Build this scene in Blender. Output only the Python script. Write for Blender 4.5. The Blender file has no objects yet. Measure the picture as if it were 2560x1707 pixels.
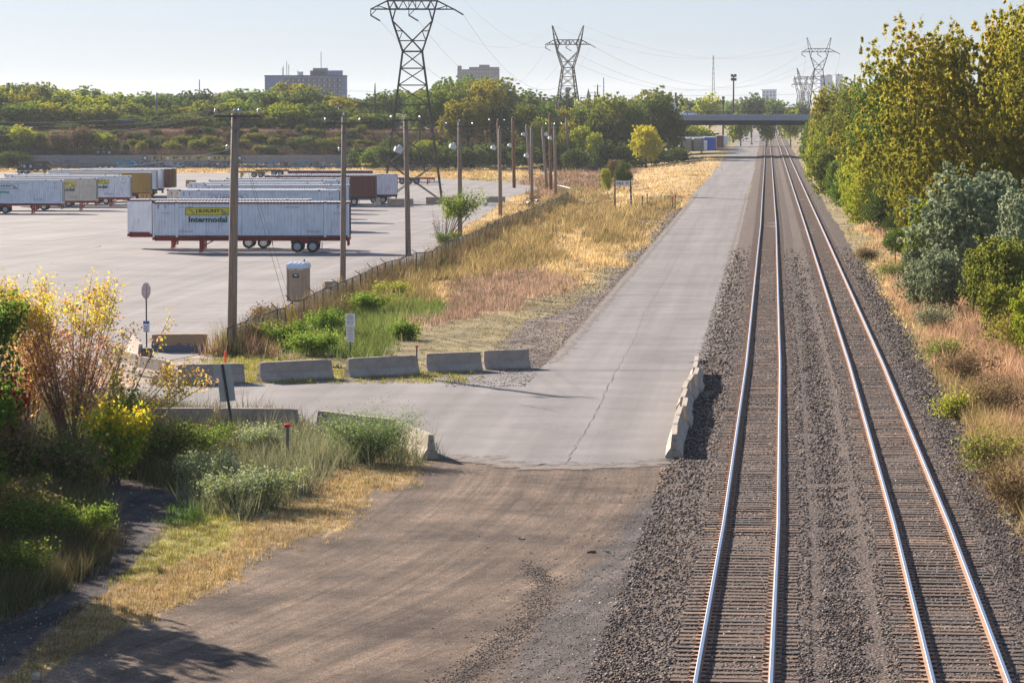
import bpy, math, random
import numpy as np
from mathutils import Vector, Matrix
R = random.Random(7)
NR = np.random.RandomState(11)
sc = bpy.context.scene
COL = sc.collection

# ------------------------------------------------------------------ camera, sky, sun, exposure
F = 7740.0          # focal length in photograph pixels (2560 wide)
HC = 11.8           # height of the camera over the road
TH = math.atan(588.5 / F)
cam_d = bpy.data.cameras.new('camera'); cam = bpy.data.objects.new('camera', cam_d); COL.objects.link(cam)
cam_d.sensor_width = 36; cam_d.lens = 36 * F / 2560; cam_d.clip_start = 1; cam_d.clip_end = 40000
cam.location = (0, 0, HC); cam.rotation_euler = (math.pi / 2 - TH, 0, 0)
sc.camera = cam
SV = Vector((-1.32, 1.93, 1.0)).normalized()      # towards the sun
w = bpy.data.worlds.new('World'); sc.world = w; w.use_nodes = True
nt = w.node_tree; bg = nt.nodes['Background']
sky = nt.nodes.new('ShaderNodeTexSky'); sky.sky_type = 'NISHITA'; sky.sun_disc = False
sky.sun_elevation = math.asin(SV.z); sky.sun_rotation = math.atan2(SV.x, SV.y)
sky.air_density = 1.0; sky.dust_density = 0.7; sky.ozone_density = 2.0
wb = nt.nodes.new('ShaderNodeMix'); wb.data_type = 'RGBA'; wb.blend_type = 'MULTIPLY'; wb.inputs[0].default_value = 1; wb.inputs[7].default_value = (.925, 1.10, 1.47, 1)
gm_ = nt.nodes.new('ShaderNodeGamma'); gm_.inputs[1].default_value = .44     # evens the sky out, added to lift the light on shaded sides
nt.links.new(sky.outputs[0], gm_.inputs[0]); nt.links.new(gm_.outputs[0], wb.inputs[6]); nt.links.new(wb.outputs[2], bg.inputs[0]); bg.inputs[1].default_value = 0.10
sd = bpy.data.lights.new('sun', 'SUN'); sd.energy = 5.0; sd.angle = math.radians(0.53); sd.color = (1.0, 0.87, 0.735)
so = bpy.data.objects.new('sun', sd); COL.objects.link(so); so.rotation_euler = (-SV).to_track_quat('-Z', 'Y').to_euler()
so.location = (0, 0, 60)
sc.view_settings.view_transform = 'Standard'; sc.view_settings.look = 'None'
sc.view_settings.exposure = 1.3; sc.view_settings.gamma = 1; sc.view_settings.use_curve_mapping = False
sc.cycles.max_bounces = 6; sc.cycles.diffuse_bounces = 3; sc.cycles.transparent_max_bounces = 12
sc.cycles.transmission_bounces = 3; sc.cycles.volume_bounces = 1
sc.cycles.use_denoising = True

# ------------------------------------------------------------------ geometry of the place
def sstep(a, b, x):
    t = np.clip((np.asarray(x, float) - a) / (b - a), 0, 1); return t * t * (3 - 2 * t)
TY = np.array([20, 61.5, 85, 138, 300, 377, 656, 1043, 1477, 4000.])
TX = np.array([.55, 4.45, 6.62, 11.25, 24.86, 31.2, 54.2, 85.9, 121.5, 328.])
def track_x(y): return np.interp(y, TY, TX)
def track_off(y): return np.interp(y, [60, 90, 300, 650], [4.77, 4.7, 4.3, 4.1])
def road_r(y): return track_x(y) - 2.65
def road_l(y): return track_x(y) - 9.9
def yard_z(y): return -0.0105 * np.clip(np.asarray(y, float) - 230, 0, 190)
FEN = []           # fence foot line, filled below
def fence_x(y): return np.interp(y, [p[1] for p in FEN], [p[0] for p in FEN])
WALL_Y = 680.0
def terrain(x, y):
    x = np.asarray(x, float); y = np.asarray(y, float)
    yz = yard_z(y)
    fx = np.interp(y, [100, 130, 150, 190, 250, 330, 430, 560, 700], [-20, -14, -12.5, -12, -7, -4.5, 6, 14, 22])
    t = sstep(0, 1, (x - fx) / (road_l(y) - 1.5 - fx))
    z = yz * (1 - t)
    # plateau behind the retaining wall, fading out to the right
    left = 1 - sstep(-8, 24, x)
    hill = sstep(WALL_Y + 1, WALL_Y + 42, y)
    zb = z + (-2 * (1 - t)) * 0
    z = np.where(y > WALL_Y + .6, z * (1 - left) + left * (1.0 + 5.0 * hill + np.clip((y - 760) * .01, 0, 6)), z)
    rl_ = road_l(y); z = z + 2.4 * sstep(850, 900, y) * sstep(rl_ - 32, rl_ - 20, x) * (1 - sstep(rl_ - 7, rl_ - 1.5, x)) * (1 - sstep(1050, 1250, y))
    return z
def ray(px, py):
    u = px - 1280.0; v = 853.5 - py
    return Vector((u, F * math.cos(TH) + v * math.sin(TH), -F * math.sin(TH) + v * math.cos(TH)))
def P(px, py, z=None):
    """world point on the ground (or on height z) seen at photograph pixel px, py"""
    d = ray(px, py); zz = 0.0 if z is None else z
    for _ in range(1 if z is not None else 14):
        t = (zz - HC) / d.z
        X, Y = d.x * t, d.y * t
        if z is None: zz = 0.5 * zz + 0.5 * float(terrain(X, Y))
    return Vector((X, Y, zz))
def Q(px, py, Y):
    d = ray(px, py); t = Y / d.y
    return Vector((d.x * t, Y, HC + d.z * t))
def S(Y): return F / Y              # photograph pixels per metre at depth Y (close enough)
def zrow(py, Y): return Q(1280, py, Y).z
def D(x, y): return x * 1.08844, y * 1.08844     # coordinates read off a 2352 px wide view
def proj(x, y, z):
    c, s = math.cos(TH), math.sin(TH); zz = z - HC
    dep = y * c - zz * s; up = y * s + zz * c
    return 1280 + F * x / dep, 853.5 - F * up / dep

# ------------------------------------------------------------------ mesh helpers
class MB:
    def __init__(s): s.v = []; s.f = []
    def add(s, vs, fs):
        n = len(s.v); s.v += [tuple(v) for v in vs]; s.f += [tuple(i + n for i in f) for f in fs]; return s
    def box(s, c, d, rz=0.0):
        cx, cy, cz = c; a, b, h = d[0] / 2, d[1] / 2, d[2] / 2; co, si = math.cos(rz), math.sin(rz)
        vs = []
        for z in (-h, h):
            for x, y in ((-a, -b), (a, -b), (a, b), (-a, b)):
                vs.append((cx + x * co - y * si, cy + x * si + y * co, cz + z))
        return s.add(vs, [(3, 2, 1, 0), (4, 5, 6, 7), (0, 1, 5, 4), (1, 2, 6, 5), (2, 3, 7, 6), (3, 0, 4, 7)])
    def bar(s, p, q, w, h=None):
        h = h or w; p = Vector(p); q = Vector(q); d = (q - p)
        if d.length < 1e-6: return s
        d.normalize(); up = Vector((0, 0, 1)) if abs(d.z) < .95 else Vector((0, 1, 0))
        a = d.cross(up).normalized() * w / 2; b = a.cross(d).normalized() * h / 2
        vs = [p - a - b, p + a - b, p + a + b, p - a + b, q - a - b, q + a - b, q + a + b, q - a + b]
        return s.add(vs, [(3, 2, 1, 0), (4, 5, 6, 7), (0, 1, 5, 4), (1, 2, 6, 5), (2, 3, 7, 6), (3, 0, 4, 7)])
    def tube(s, pts, rs, n=6, cap=True):
        pts = [Vector(p) for p in pts]
        if not hasattr(rs, '__len__'): rs = [rs] * len(pts)
        base = len(s.v); prev = None
        for i, p in enumerate(pts):
            d = (pts[min(i + 1, len(pts) - 1)] - pts[max(i - 1, 0)]).normalized()
            if prev is None: a = d.cross(Vector((0, 0, 1)) if abs(d.z) < .9 else Vector((1, 0, 0))).normalized()
            else: a = (prev - d * prev.dot(d)).normalized()
            prev = a; b = d.cross(a)
            for k in range(n):
                t = 2 * math.pi * k / n; s.v.append(tuple(p + (a * math.cos(t) + b * math.sin(t)) * rs[i]))
        for i in range(len(pts) - 1):
            for k in range(n):
                k2 = (k + 1) % n; o = base + i * n
                s.f.append((o + k, o + k2, o + n + k2, o + n + k))
        if cap:
            s.f.append(tuple(base + k for k in range(n))[::-1]); o = base + (len(pts) - 1) * n
            s.f.append(tuple(o + k for k in range(n)))
        return s
    def lathe(s, prof, n=16, c=(0, 0, 0), axis='z'):
        base = len(s.v)
        for r, z in prof:
            for k in range(n):
                t = 2 * math.pi * k / n; x, y = r * math.cos(t), r * math.sin(t)
                v = (x, y, z) if axis == 'z' else (x, z, y)
                s.v.append((c[0] + v[0], c[1] + v[1], c[2] + v[2]))
        for i in range(len(prof) - 1):
            for k in range(n):
                k2 = (k + 1) % n; o = base + i * n
                s.f.append((o + k, o + k2, o + n + k2, o + n + k))
        s.f.append(tuple(base + k for k in range(n))); o = base + (len(prof) - 1) * n
        s.f.append(tuple(o + k for k in range(n)))
        return s
    def prism(s, prof, p, q):
        """profile of (side, up) points swept from p to q"""
        p = Vector(p); q = Vector(q); d = (q - p).normalized(); a = Vector((d.y, -d.x, 0)).normalized(); up = Vector((0, 0, 1))
        n = len(prof); vs = [p + a * u + up * v for u, v in prof] + [q + a * u + up * v for u, v in prof]
        fs = [(i, (i + 1) % n, n + (i + 1) % n, n + i) for i in range(n)] + [tuple(range(n))[::-1], tuple(range(n, 2 * n))]
        return s.add(vs, fs)
    def mesh(s, name, mat=None, smooth=False):
        m = bpy.data.meshes.new(name); m.from_pydata(s.v, [], s.f)
        if mat: m.materials.append(mat)
        if smooth: m.polygons.foreach_set('use_smooth', [True] * len(m.polygons))
        m.update(); return m
def mesh_np(name, verts, faces, mat=None, attr=None, cattr=None):
    m = bpy.data.meshes.new(name); nv = len(verts); nf, k = faces.shape
    m.vertices.add(nv); m.vertices.foreach_set('co', np.asarray(verts, np.float32).ravel())
    m.loops.add(nf * k); m.loops.foreach_set('vertex_index', faces.astype(np.int32).ravel())
    m.polygons.add(nf); m.polygons.foreach_set('loop_start', np.arange(0, nf * k, k, dtype=np.int32))
    try: m.polygons.foreach_set('loop_total', np.full(nf, k, np.int32))
    except Exception: pass
    m.update(calc_edges=True)
    if attr is not None:
        a = m.attributes.new('v', 'FLOAT', 'POINT'); a.data.foreach_set('value', np.asarray(attr, np.float32))
    if cattr is not None:
        a = m.attributes.new('tint', 'FLOAT_COLOR', 'POINT')
        c4 = np.ones((nv, 4), np.float32); c4[:, :3] = cattr; a.data.foreach_set('color', c4.ravel())
    if mat: m.materials.append(mat)
    return m
def link(name, me, parent=None, mat=None):
    o = bpy.data.objects.new(name, me); COL.objects.link(o)
    if parent is not None: o.parent = parent
    if mat is not None:
        if len(me.materials) == 0: me.materials.append(mat)
        o.material_slots[0].link = 'OBJECT'; o.material_slots[0].material = mat
    return o
def obj(name, mb, mat, parent=None, smooth=False): return link(name, mb.mesh(name, mat, smooth), parent)
def thing(name, label, cat, loc=(0, 0, 0), rz=0.0, group=None):
    o = bpy.data.objects.new(name, None); COL.objects.link(o); o.empty_display_size = .3
    o.location = loc; o.rotation_euler = (0, 0, rz); return tag(o, label, cat, group)
def tag(o, label, cat, group=None):
    o['label'] = label; o['category'] = cat
    if group: o['group'] = group
    return o
def struct(o, kind='structure'): o['kind'] = kind; return o
def copy_tree(o, parent=None):
    c = o.copy(); COL.objects.link(c)
    if parent is not None: c.parent = parent
    for ch in o.children: copy_tree(ch, c)
    return c
def dup(o, loc, rz, label, group=None):
    kids = [(c, list(c.children)) for c in o.children]
    c = o.copy(); COL.objects.link(c); c.location = loc; c.rotation_euler = (0, 0, rz); c['label'] = label
    if group: c['group'] = group
    for k, sub in kids:
        k2 = k.copy(); COL.objects.link(k2); k2.parent = c
        for g in sub:
            g2 = g.copy(); COL.objects.link(g2); g2.parent = k2
    return c

# ------------------------------------------------------------------ materials
def newmat(name):
    m = bpy.data.materials.new(name); m.use_nodes = True; t = m.node_tree
    return m, t, t.nodes['Principled BSDF']
def noise(t, scale, detail=4, rough=.6, vec=None, dist=0):
    n = t.nodes.new('ShaderNodeTexNoise'); n.inputs['Scale'].default_value = scale
    n.inputs['Detail'].default_value = detail; n.inputs['Roughness'].default_value = rough; n.inputs['Distortion'].default_value = dist
    if vec is not None: t.links.new(vec, n.inputs['Vector'])
    return n.outputs['Fac']
def coords(t, kind='Object', scale=(1, 1, 1), rot=(0, 0, 0)):
    if kind == 'Position':
        c = t.nodes.new('ShaderNodeNewGeometry').outputs['Position']
    else: c = t.nodes.new('ShaderNodeTexCoord').outputs[kind]
    if any(rot):
        r = t.nodes.new('ShaderNodeMapping'); r.inputs['Rotation'].default_value = rot; t.links.new(c, r.inputs['Vector']); c = r.outputs[0]
    m = t.nodes.new('ShaderNodeMapping'); m.inputs['Scale'].default_value = scale
    t.links.new(c, m.inputs['Vector']); return m.outputs[0]
def ramp(t, fac, stops):
    r = t.nodes.new('ShaderNodeValToRGB'); e = r.color_ramp.elements
    while len(e) < len(stops): e.new(.5)
    for i, (p, c) in enumerate(stops): e[i].position = p; e[i].color = (*c, 1) if len(c) == 3 else c
    t.links.new(fac, r.inputs[0]); return r.outputs[0]
def mix(t, fac, a, b, mode='MIX'):
    n = t.nodes.new('ShaderNodeMix'); n.data_type = 'RGBA'; n.blend_type = mode
    for sock, v in ((n.inputs[0], fac), (n.inputs[6], a), (n.inputs[7], b)):
        if isinstance(v, (int, float)): sock.default_value = v
        elif isinstance(v, tuple): sock.default_value = (*v, 1) if len(v) == 3 else v
        else: t.links.new(v, sock)
    return n.outputs[2]
def bump(t, b, h, strength=.5, dist=.05):
    n = t.nodes.new('ShaderNodeBump'); n.inputs['Strength'].default_value = strength; n.inputs['Distance'].default_value = dist
    t.links.new(h, n.inputs['Height']); t.links.new(n.outputs[0], b.inputs['Normal'])
def sc3(c, k): return tuple(min(1, x * k) for x in c)
def plain(name, c, rough=.7, var=.25, scale=3.0, metal=0.0, bs=0.0, kind='Object', stretch=(1, 1, 1), c2=None):
    m, t, b = newmat(name); v = coords(t, kind, stretch)
    n = noise(t, scale, 5, .65, v)
    col = ramp(t, n, [(.3, sc3(c, 1 - var)), (.7, c2 if c2 else sc3(c, 1 + var))])
    t.links.new(col, b.inputs['Base Color']); b.inputs['Roughness'].default_value = rough; b.inputs['Metallic'].default_value = metal
    if bs: bump(t, b, noise(t, scale * 6, 4, .7, v), bs, .02)
    return m
def painted(name, c, dirt=(.16, .09, .05), amount=.5, rough=.45):
    """sheet metal paint with grime streaks running down and patches of rust"""
    m, t, b = newmat(name); v = coords(t, 'Object', (1.6, 1.6, .25)); v2 = coords(t, 'Object', (1, 1, 1))
    a = noise(t, 2.2, 6, .7, v); g = noise(t, .9, 5, .6, v2)
    st = ramp(t, a, [(.52, (0, 0, 0)), (.78, (1, 1, 1))]); big = ramp(t, g, [(.35, sc3(c, .86)), (.65, c)])
    f = t.nodes.new('ShaderNodeMath'); f.operation = 'MULTIPLY'; t.links.new(st, f.inputs[0]); f.inputs[1].default_value = amount
    t.links.new(mix(t, f.outputs[0], big, dirt), b.inputs['Base Color']); b.inputs['Roughness'].default_value = rough
    return m
M = {}
M['white_paint'] = painted('white_paint', (.88, .89, .90), amount=.5)
M['white_roof'] = painted('white_roof_paint', (.78, .78, .76), dirt=(.3, .24, .18), amount=.3)
M['beige_paint'] = painted('beige_paint', (.72, .64, .52), amount=.3)
M['dark_red_paint'] = painted('dark_red_paint', (.16, .035, .03), dirt=(.08, .04, .03), amount=.4)
M['ochre_paint'] = painted('ochre_paint', (.42, .25, .05), amount=.3)
M['blue_paint'] = painted('blue_paint', (.02, .13, .62), amount=.1)
M['grey_paint'] = painted('grey_paint', (.26, .24, .22), amount=.3)
M['red_steel'] = painted('red_steel', (.36, .025, .025), dirt=(.08, .03, .02), amount=.5)
M['black_steel'] = plain('black_steel', (.025, .026, .03), .5, .4, 2)
M['yellow_steel'] = painted('yellow_steel', (.55, .3, .03), amount=.4)
M['rust'] = plain('rust', (.09, .045, .03), .85, .4, 4)
M['tyre'] = plain('tyre_rubber', (.02, .02, .02), .85, .3, 6)
M['rim'] = plain('rim_metal', (.45, .46, .47), .4, .2, 6, .6)
M['sign_yellow'] = plain('sign_yellow', (.78, .62, .02), .5, .1, 4)
M['sign_green'] = plain('faded_green', (.03, .4, .22), .5, .2, 9)
M['ink_green'] = plain('ink_green', (.004, .09, .07), .5, .1, 9)
M['ink'] = plain('ink_black', (.02, .025, .025), .5, .1, 9)
M['ink_grey'] = plain('ink_grey', (.22, .23, .24), .6, .2, 9)
M['sign_white'] = plain('sign_white', (.75, .77, .8), .4, .06, 4)
M['sign_back'] = plain('sign_aluminium', (.42, .42, .42), .45, .12, 3, .3)
M['faded_red'] = plain('faded_red', (.62, .46, .48), .5, .2, 9)
M['post_green'] = plain('post_steel', (.03, .035, .035), .6, .3, 6)
M['wood_grey'] = plain('weathered_pole_wood', (.27, .205, .155), .9, .35, 2.2, 0, .4, 'Object', (6, 6, .35))
M['wood_brown'] = plain('brown_pole_wood', (.20, .095, .05), .9, .3, 2.2, 0, .4, 'Object', (6, 6, .35))
M['arm_wood'] = plain('crossarm_wood', (.12, .09, .08), .9, .3, 3)
M['porcelain'] = plain('porcelain', (.36, .38, .42), .25, .1, 3)
M['wire'] = plain('wire_metal', (.13, .135, .14), .95, .1, 1)
M['lamp_grey'] = plain('lamp_housing', (.62, .65, .68), .4, .1, 3)
M['galv'] = plain('galvanised_steel', (.16, .165, .17), .6, .25, 1.5, .3)
M['galv_rust'] = plain('weathered_tower_steel', (.045, .045, .05), .8, .4, .6, .1, c2=(.09, .078, .07))
M['brown_plastic'] = plain('brown_plastic', (.44, .30, .19), .5, .1, 2)
M['white_plastic'] = plain('white_plastic', (.7, .76, .84), .35, .08, 2)
M['black_plastic'] = plain('black_plastic', (.015, .017, .022), .4, .2, 3)
M['yellow_plastic'] = plain('yellow_plastic', (.75, .48, .02), .45, .1, 3)
M['orange_marker'] = plain('orange_marker', (.85, .09, .02), .4, .08, 3)
M['red_marker'] = plain('red_marker', (.75, .02, .03), .4, .08, 3)
def concrete_mat(name, c, stain=(.05, .048, .045)):
    m, t, b = newmat(name); v = coords(t, 'Object'); vs = coords(t, 'Object', (2.2, 2.2, .5))
    a = noise(t, 1.8, 7, .7, v); d = noise(t, 2.5, 5, .7, vs); e = noise(t, 40, 2, .6, v)
    col = ramp(t, a, [(.3, sc3(c, .72)), (.5, c), (.72, sc3(c, 1.18))])
    col = mix(t, ramp(t, d, [(.55, (0, 0, 0)), (.85, (.6, .6, .6))]), col, stain)
    col = mix(t, .35, col, ramp(t, e, [(.3, (.3, .3, .3)), (.7, (.8, .8, .8))]), 'OVERLAY')
    t.links.new(col, b.inputs['Base Color']); b.inputs['Roughness'].default_value = .9; bump(t, b, e, .35, .01); return m
M['concrete'] = concrete_mat('barrier_concrete', (.36, .295, .235))
M['concrete_pale'] = concrete_mat('pale_concrete', (.38, .32, .25))
M['concrete_wall'] = concrete_mat('wall_concrete', (.26, .25, .25))
M['concrete_bridge'] = concrete_mat('bridge_concrete', (.36, .37, .38))
def tan_block():
    m, t, b = newmat('peeling_tan_paint'); v = coords(t, 'Object'); a = noise(t, 3.2, 8, .75, v)
    sep = t.nodes.new('ShaderNodeSeparateXYZ'); t.links.new(v, sep.inputs[0])
    mr = t.nodes.new('ShaderNodeMapRange'); mr.inputs[1].default_value = .1; mr.inputs[2].default_value = .45; mr.inputs[3].default_value = -.35; mr.inputs[4].default_value = .08
    t.links.new(sep.outputs[2], mr.inputs[0]); s = t.nodes.new('ShaderNodeMath'); s.operation = 'ADD'; t.links.new(a, s.inputs[0]); t.links.new(mr.outputs[0], s.inputs[1])
    t.links.new(mix(t, ramp(t, s.outputs[0], [(.40, (0, 0, 0)), (.44, (1, 1, 1))]), (.14, .14, .15), (.46, .28, .15)), b.inputs['Base Color'])
    b.inputs['Roughness'].default_value = .85; bump(t, b, a, .3, .01); return m
M['tan_block'] = tan_block()
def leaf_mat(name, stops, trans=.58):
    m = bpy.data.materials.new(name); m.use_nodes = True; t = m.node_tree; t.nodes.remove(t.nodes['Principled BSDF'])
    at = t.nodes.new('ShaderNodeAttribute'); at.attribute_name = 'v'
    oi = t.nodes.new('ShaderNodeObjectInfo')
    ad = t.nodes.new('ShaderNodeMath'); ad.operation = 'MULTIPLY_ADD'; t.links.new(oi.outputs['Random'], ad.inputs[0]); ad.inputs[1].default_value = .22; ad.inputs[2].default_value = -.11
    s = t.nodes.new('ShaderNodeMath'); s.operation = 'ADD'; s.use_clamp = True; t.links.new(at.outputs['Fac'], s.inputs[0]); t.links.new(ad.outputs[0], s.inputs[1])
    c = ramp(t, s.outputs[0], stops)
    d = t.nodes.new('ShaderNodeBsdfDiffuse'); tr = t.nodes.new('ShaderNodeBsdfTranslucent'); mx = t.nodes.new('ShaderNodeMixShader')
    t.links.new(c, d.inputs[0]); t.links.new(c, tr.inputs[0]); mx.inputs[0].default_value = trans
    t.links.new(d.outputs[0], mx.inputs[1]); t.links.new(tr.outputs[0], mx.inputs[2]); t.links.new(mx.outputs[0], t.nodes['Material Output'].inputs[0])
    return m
LEAF = {
 'green': leaf_mat('leaves_green', [(0, (0.081, 0.144, 0.022)), (.5, (0.161, 0.252, 0.039)), (1, (0.287, 0.360, 0.055))]),
 'dark green': leaf_mat('leaves_dark_green', [(0, (0.046, 0.084, 0.020)), (.5, (0.098, 0.150, 0.033)), (1, (0.184, 0.216, 0.050))]),
 'olive': leaf_mat('leaves_olive', [(0, (0.103, 0.144, 0.026)), (.5, (0.230, 0.264, 0.042)), (1, (0.391, 0.372, 0.055))]),
 'golden': leaf_mat('leaves_golden_olive', [(0, (0.127, 0.144, 0.022)), (.45, (0.287, 0.282, 0.035)), (.8, (0.437, 0.372, 0.042)), (1, (0.552, 0.372, 0.044))]),
 'yellow green': leaf_mat('leaves_yellow_green', [(0, (0.149, 0.216, 0.022)), (.5, (0.368, 0.420, 0.039)), (1, (0.598, 0.576, 0.055))]),
 'yellow': leaf_mat('leaves_yellow', [(0, (0.322, 0.360, 0.033)), (.5, (0.598, 0.552, 0.044)), (1, (0.759, 0.624, 0.055))]),
 'silvery': leaf_mat('leaves_silver_olive', [(0, (0.16, 0.20, 0.11)), (.5, (0.30, 0.35, 0.20)), (1, (0.46, 0.50, 0.32))], .45),
 'autumn': leaf_mat('leaves_autumn', [(0, (.40, .18, .13)), (.45, (.60, .32, .18)), (.75, (.70, .48, .12)), (1, (.68, .62, .10))]),
 'brown': leaf_mat('leaves_brown', [(0, (0.138, 0.090, 0.050)), (.5, (0.253, 0.174, 0.088)), (1, (0.391, 0.288, 0.132))], .35),
 'red': leaf_mat('leaves_red', [(0, (0.138, 0.014, 0.013)), (.6, (0.391, 0.024, 0.033)), (1, (0.483, 0.096, 0.055))]),
 'orange': leaf_mat('leaves_orange', [(0, (0.253, 0.264, 0.033)), (.4, (0.667, 0.480, 0.033)), (1, (0.800, 0.552, 0.033))]),
}
M['twig'] = plain('twig_bark', (.17, .115, .095), .9, .3, 3)
M['bark'] = plain('bark', (.075, .06, .05), .9, .35, 3, 0, .5)
# ------------------------------------------------------------------ fence foot line (photograph pixels of the top rail)
FH = 1.4
FTOP = [(569, 817), (616, 799.5), (693, 776.5), (733.7, 756), (784.7, 735.7), (846, 707.7), (900, 687), (942, 665), (1018, 640), (1080, 625), (1114, 610), (1190.6, 579), (1248, 547), (1324.6, 521), (1386, 495), (1424, 475)]
for a, b in FTOP:
    y = b + FH * (b - 265) / (HC - FH)
    FEN.append(P(a, y))

# ------------------------------------------------------------------ zones on the ground (coordinates of the 2352 px wide view)
def poly_in(px, py, pts):
    ins = np.zeros(px.shape, bool); n = len(pts)
    for i in range(n):
        x1, y1 = pts[i]; x2, y2 = pts[(i + 1) % n]
        if y1 == y2: continue
        c = ((y1 > py) != (y2 > py)) & (px < (x2 - x1) * (py - y1) / (y2 - y1) + x1)
        ins ^= c
    return ins
# colour, grass height, grass density (0..1), name
ZONES = {
 'gold':   ((.50, .36, .17), .45, .9), 'olive': ((.30, .22, .095), .9, 1.0), 'brown': ((.25, .16, .10), .85, 1.0),
 'pink':   ((.33, .225, .155), .55, 1.0), 'weed': ((.15, .19, .05), .7, 1.0), 'thin': ((.27, .225, .12), .16, .5),
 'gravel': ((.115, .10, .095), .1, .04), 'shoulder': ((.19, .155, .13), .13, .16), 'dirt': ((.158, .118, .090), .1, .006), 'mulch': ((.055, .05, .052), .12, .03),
 'lawn':   ((.29, .26, .07), .22, 1.0), 'dry': ((.33, .235, .105), .17, 1.0), 'brush': ((.11, .10, .05), .9, 1.0), 'sage': ((.20, .20, .11), .95, 1.0),
 'green':  ((.09, .16, .035), .35, 1.0), 'rust': ((.40, .25, .15), .8, 1.0), 'hill': ((.085, .06, .045), 1.2, .8), 'far': ((.30, .25, .13), .5, .7), 'sand': ((.42, .35, .28), .1, .02), 'wood': ((.06, .065, .03), .6, .6),
}
ZN = list(ZONES)
ZP = [
 ('far', [(-4000, 150), (6000, 150), (6000, 402), (-4000, 402)]),
 ('gold', [(-4000, 384), (1900, 384), (1900, 412), (-4000, 412)]),
 ('gold', [(1180, 440), (1300, 400), (1500, 372), (1660, 362), (1660, 380), (1560, 485), (1430, 650), (1350, 740), (1250, 850), (1000, 850), (780, 680)]),
 ('brown', [(1180, 420), (1330, 384), (1480, 378), (1440, 420), (1380, 440), (1240, 470)]),
 ('olive', [(1310, 432), (1400, 440), (1400, 500), (1320, 520), (1260, 560), (1290, 600), (1150, 660), (1000, 650), (930, 700), (780, 720), (680, 790), (540, 800), (700, 700), (950, 590), (1200, 490)]),
 ('olive', [(1440, 480), (1545, 450), (1555, 480), (1440, 560), (1350, 560), (1320, 500)]),
 ('pink', [(1060, 640), (1230, 620), (1330, 640), (1320, 668), (1180, 712), (1080, 735), (960, 755), (1000, 700)]),
 ('weed', [(620, 770), (700, 735), (800, 715), (960, 690), (1010, 700), (960, 750), (900, 790), (880, 830), (700, 815), (600, 812)]),
 ('brown', [(530, 800), (620, 735), (680, 700), (700, 720), (640, 760), (600, 800), (640, 818), (530, 815)]),
 ('thin', [(880, 800), (1000, 745), (1180, 712), (1330, 665), (1480, 560), (1560, 480), (1580, 480), (1350, 740), (1240, 855), (950, 850)]),
 ('shoulder', [(1140, 855), (1110, 800), (1220, 740), (1350, 690), (1470, 590), (1560, 490), (1575, 485), (1370, 740), (1250, 865)]),
 ('lawn', [(470, 826), (560, 818), (640, 825), (800, 835), (1000, 845), (1110, 850), (1110, 880), (400, 900), (395, 850)]),
 ('sand', [(250, 800), (530, 790), (520, 815), (460, 830), (400, 850), (300, 900), (150, 900)]),
 # near side
 ('dirt', [(-400, 1900), (-300, 1590), (60, 1560), (350, 1400), (560, 1290), (740, 1210), (850, 1130), (1000, 1080), (1040, 1040), (1620, 1050), (1650, 1100), (1500, 1300), (1500, 1900)]),
 ('gravel', [(1200, 1900), (1180, 1560), (1280, 1400), (1380, 1270), (1510, 1160), (1640, 1070), (1700, 1060), (1620, 1300), (1600, 1900)]),
 ('brush', [(-400, 1180), (-400, 900), (250, 930), (720, 975), (720, 990), (560, 1060), (430, 1110), (330, 1130), (280, 1110), (60, 1130), (60, 1180)]),
 ('sage', [(600, 990), (720, 985), (990, 1050), (960, 1065), (800, 1080), (720, 1100), (700, 1160), (620, 1180), (500, 1200), (410, 1140), (480, 1090), (540, 1060)]),
 ('dry', [(1000, 1065), (960, 1110), (850, 1130), (760, 1200), (560, 1290), (540, 1330), (430, 1380), (330, 1430), (100, 1560), (-300, 1700), (-300, 1600), (20, 1550), (330, 1320), (420, 1200), (600, 1190), (720, 1130), (760, 1080), (900, 1060)]),
 ('lawn', [(400, 1190), (500, 1170), (560, 1200), (500, 1260), (420, 1290), (330, 1330), (320, 1310), (390, 1240)]),
 ('green', [(365, 1190), (400, 1160), (460, 1150), (480, 1190), (430, 1210), (370, 1205)]),
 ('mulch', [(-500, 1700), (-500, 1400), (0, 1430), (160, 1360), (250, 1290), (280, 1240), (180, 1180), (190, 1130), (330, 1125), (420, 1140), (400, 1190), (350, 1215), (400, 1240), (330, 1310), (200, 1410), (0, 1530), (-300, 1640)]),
 ('brush', [(-500, 1430), (-500, 1100), (60, 1120), (180, 1150), (200, 1190), (290, 1250), (250, 1290), (170, 1350), (60, 1400), (0, 1420)]),
 # right of the tracks
 ('rust', [(1850, 340), (1900, 420), (1990, 560), (2160, 900), (2290, 1120), (2500, 1500), (4000, 2400), (4000, 300)]),
 ('gold', [(1840, 330), (1862, 345), (1900, 415), (1960, 470), (2060, 620), (2060, 680), (2120, 780), (2090, 780), (1990, 560), (1890, 400)]),
 ('olive', [(2120, 800), (2160, 900), (2290, 1120), (2600, 1700), (2700, 1500), (2400, 1080), (2230, 900)]),
 ('wood', [(1870, 350), (1960, 400), (2060, 520), (2200, 640), (2700, 900), (4000, 900), (4000, 300)]),
]
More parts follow.
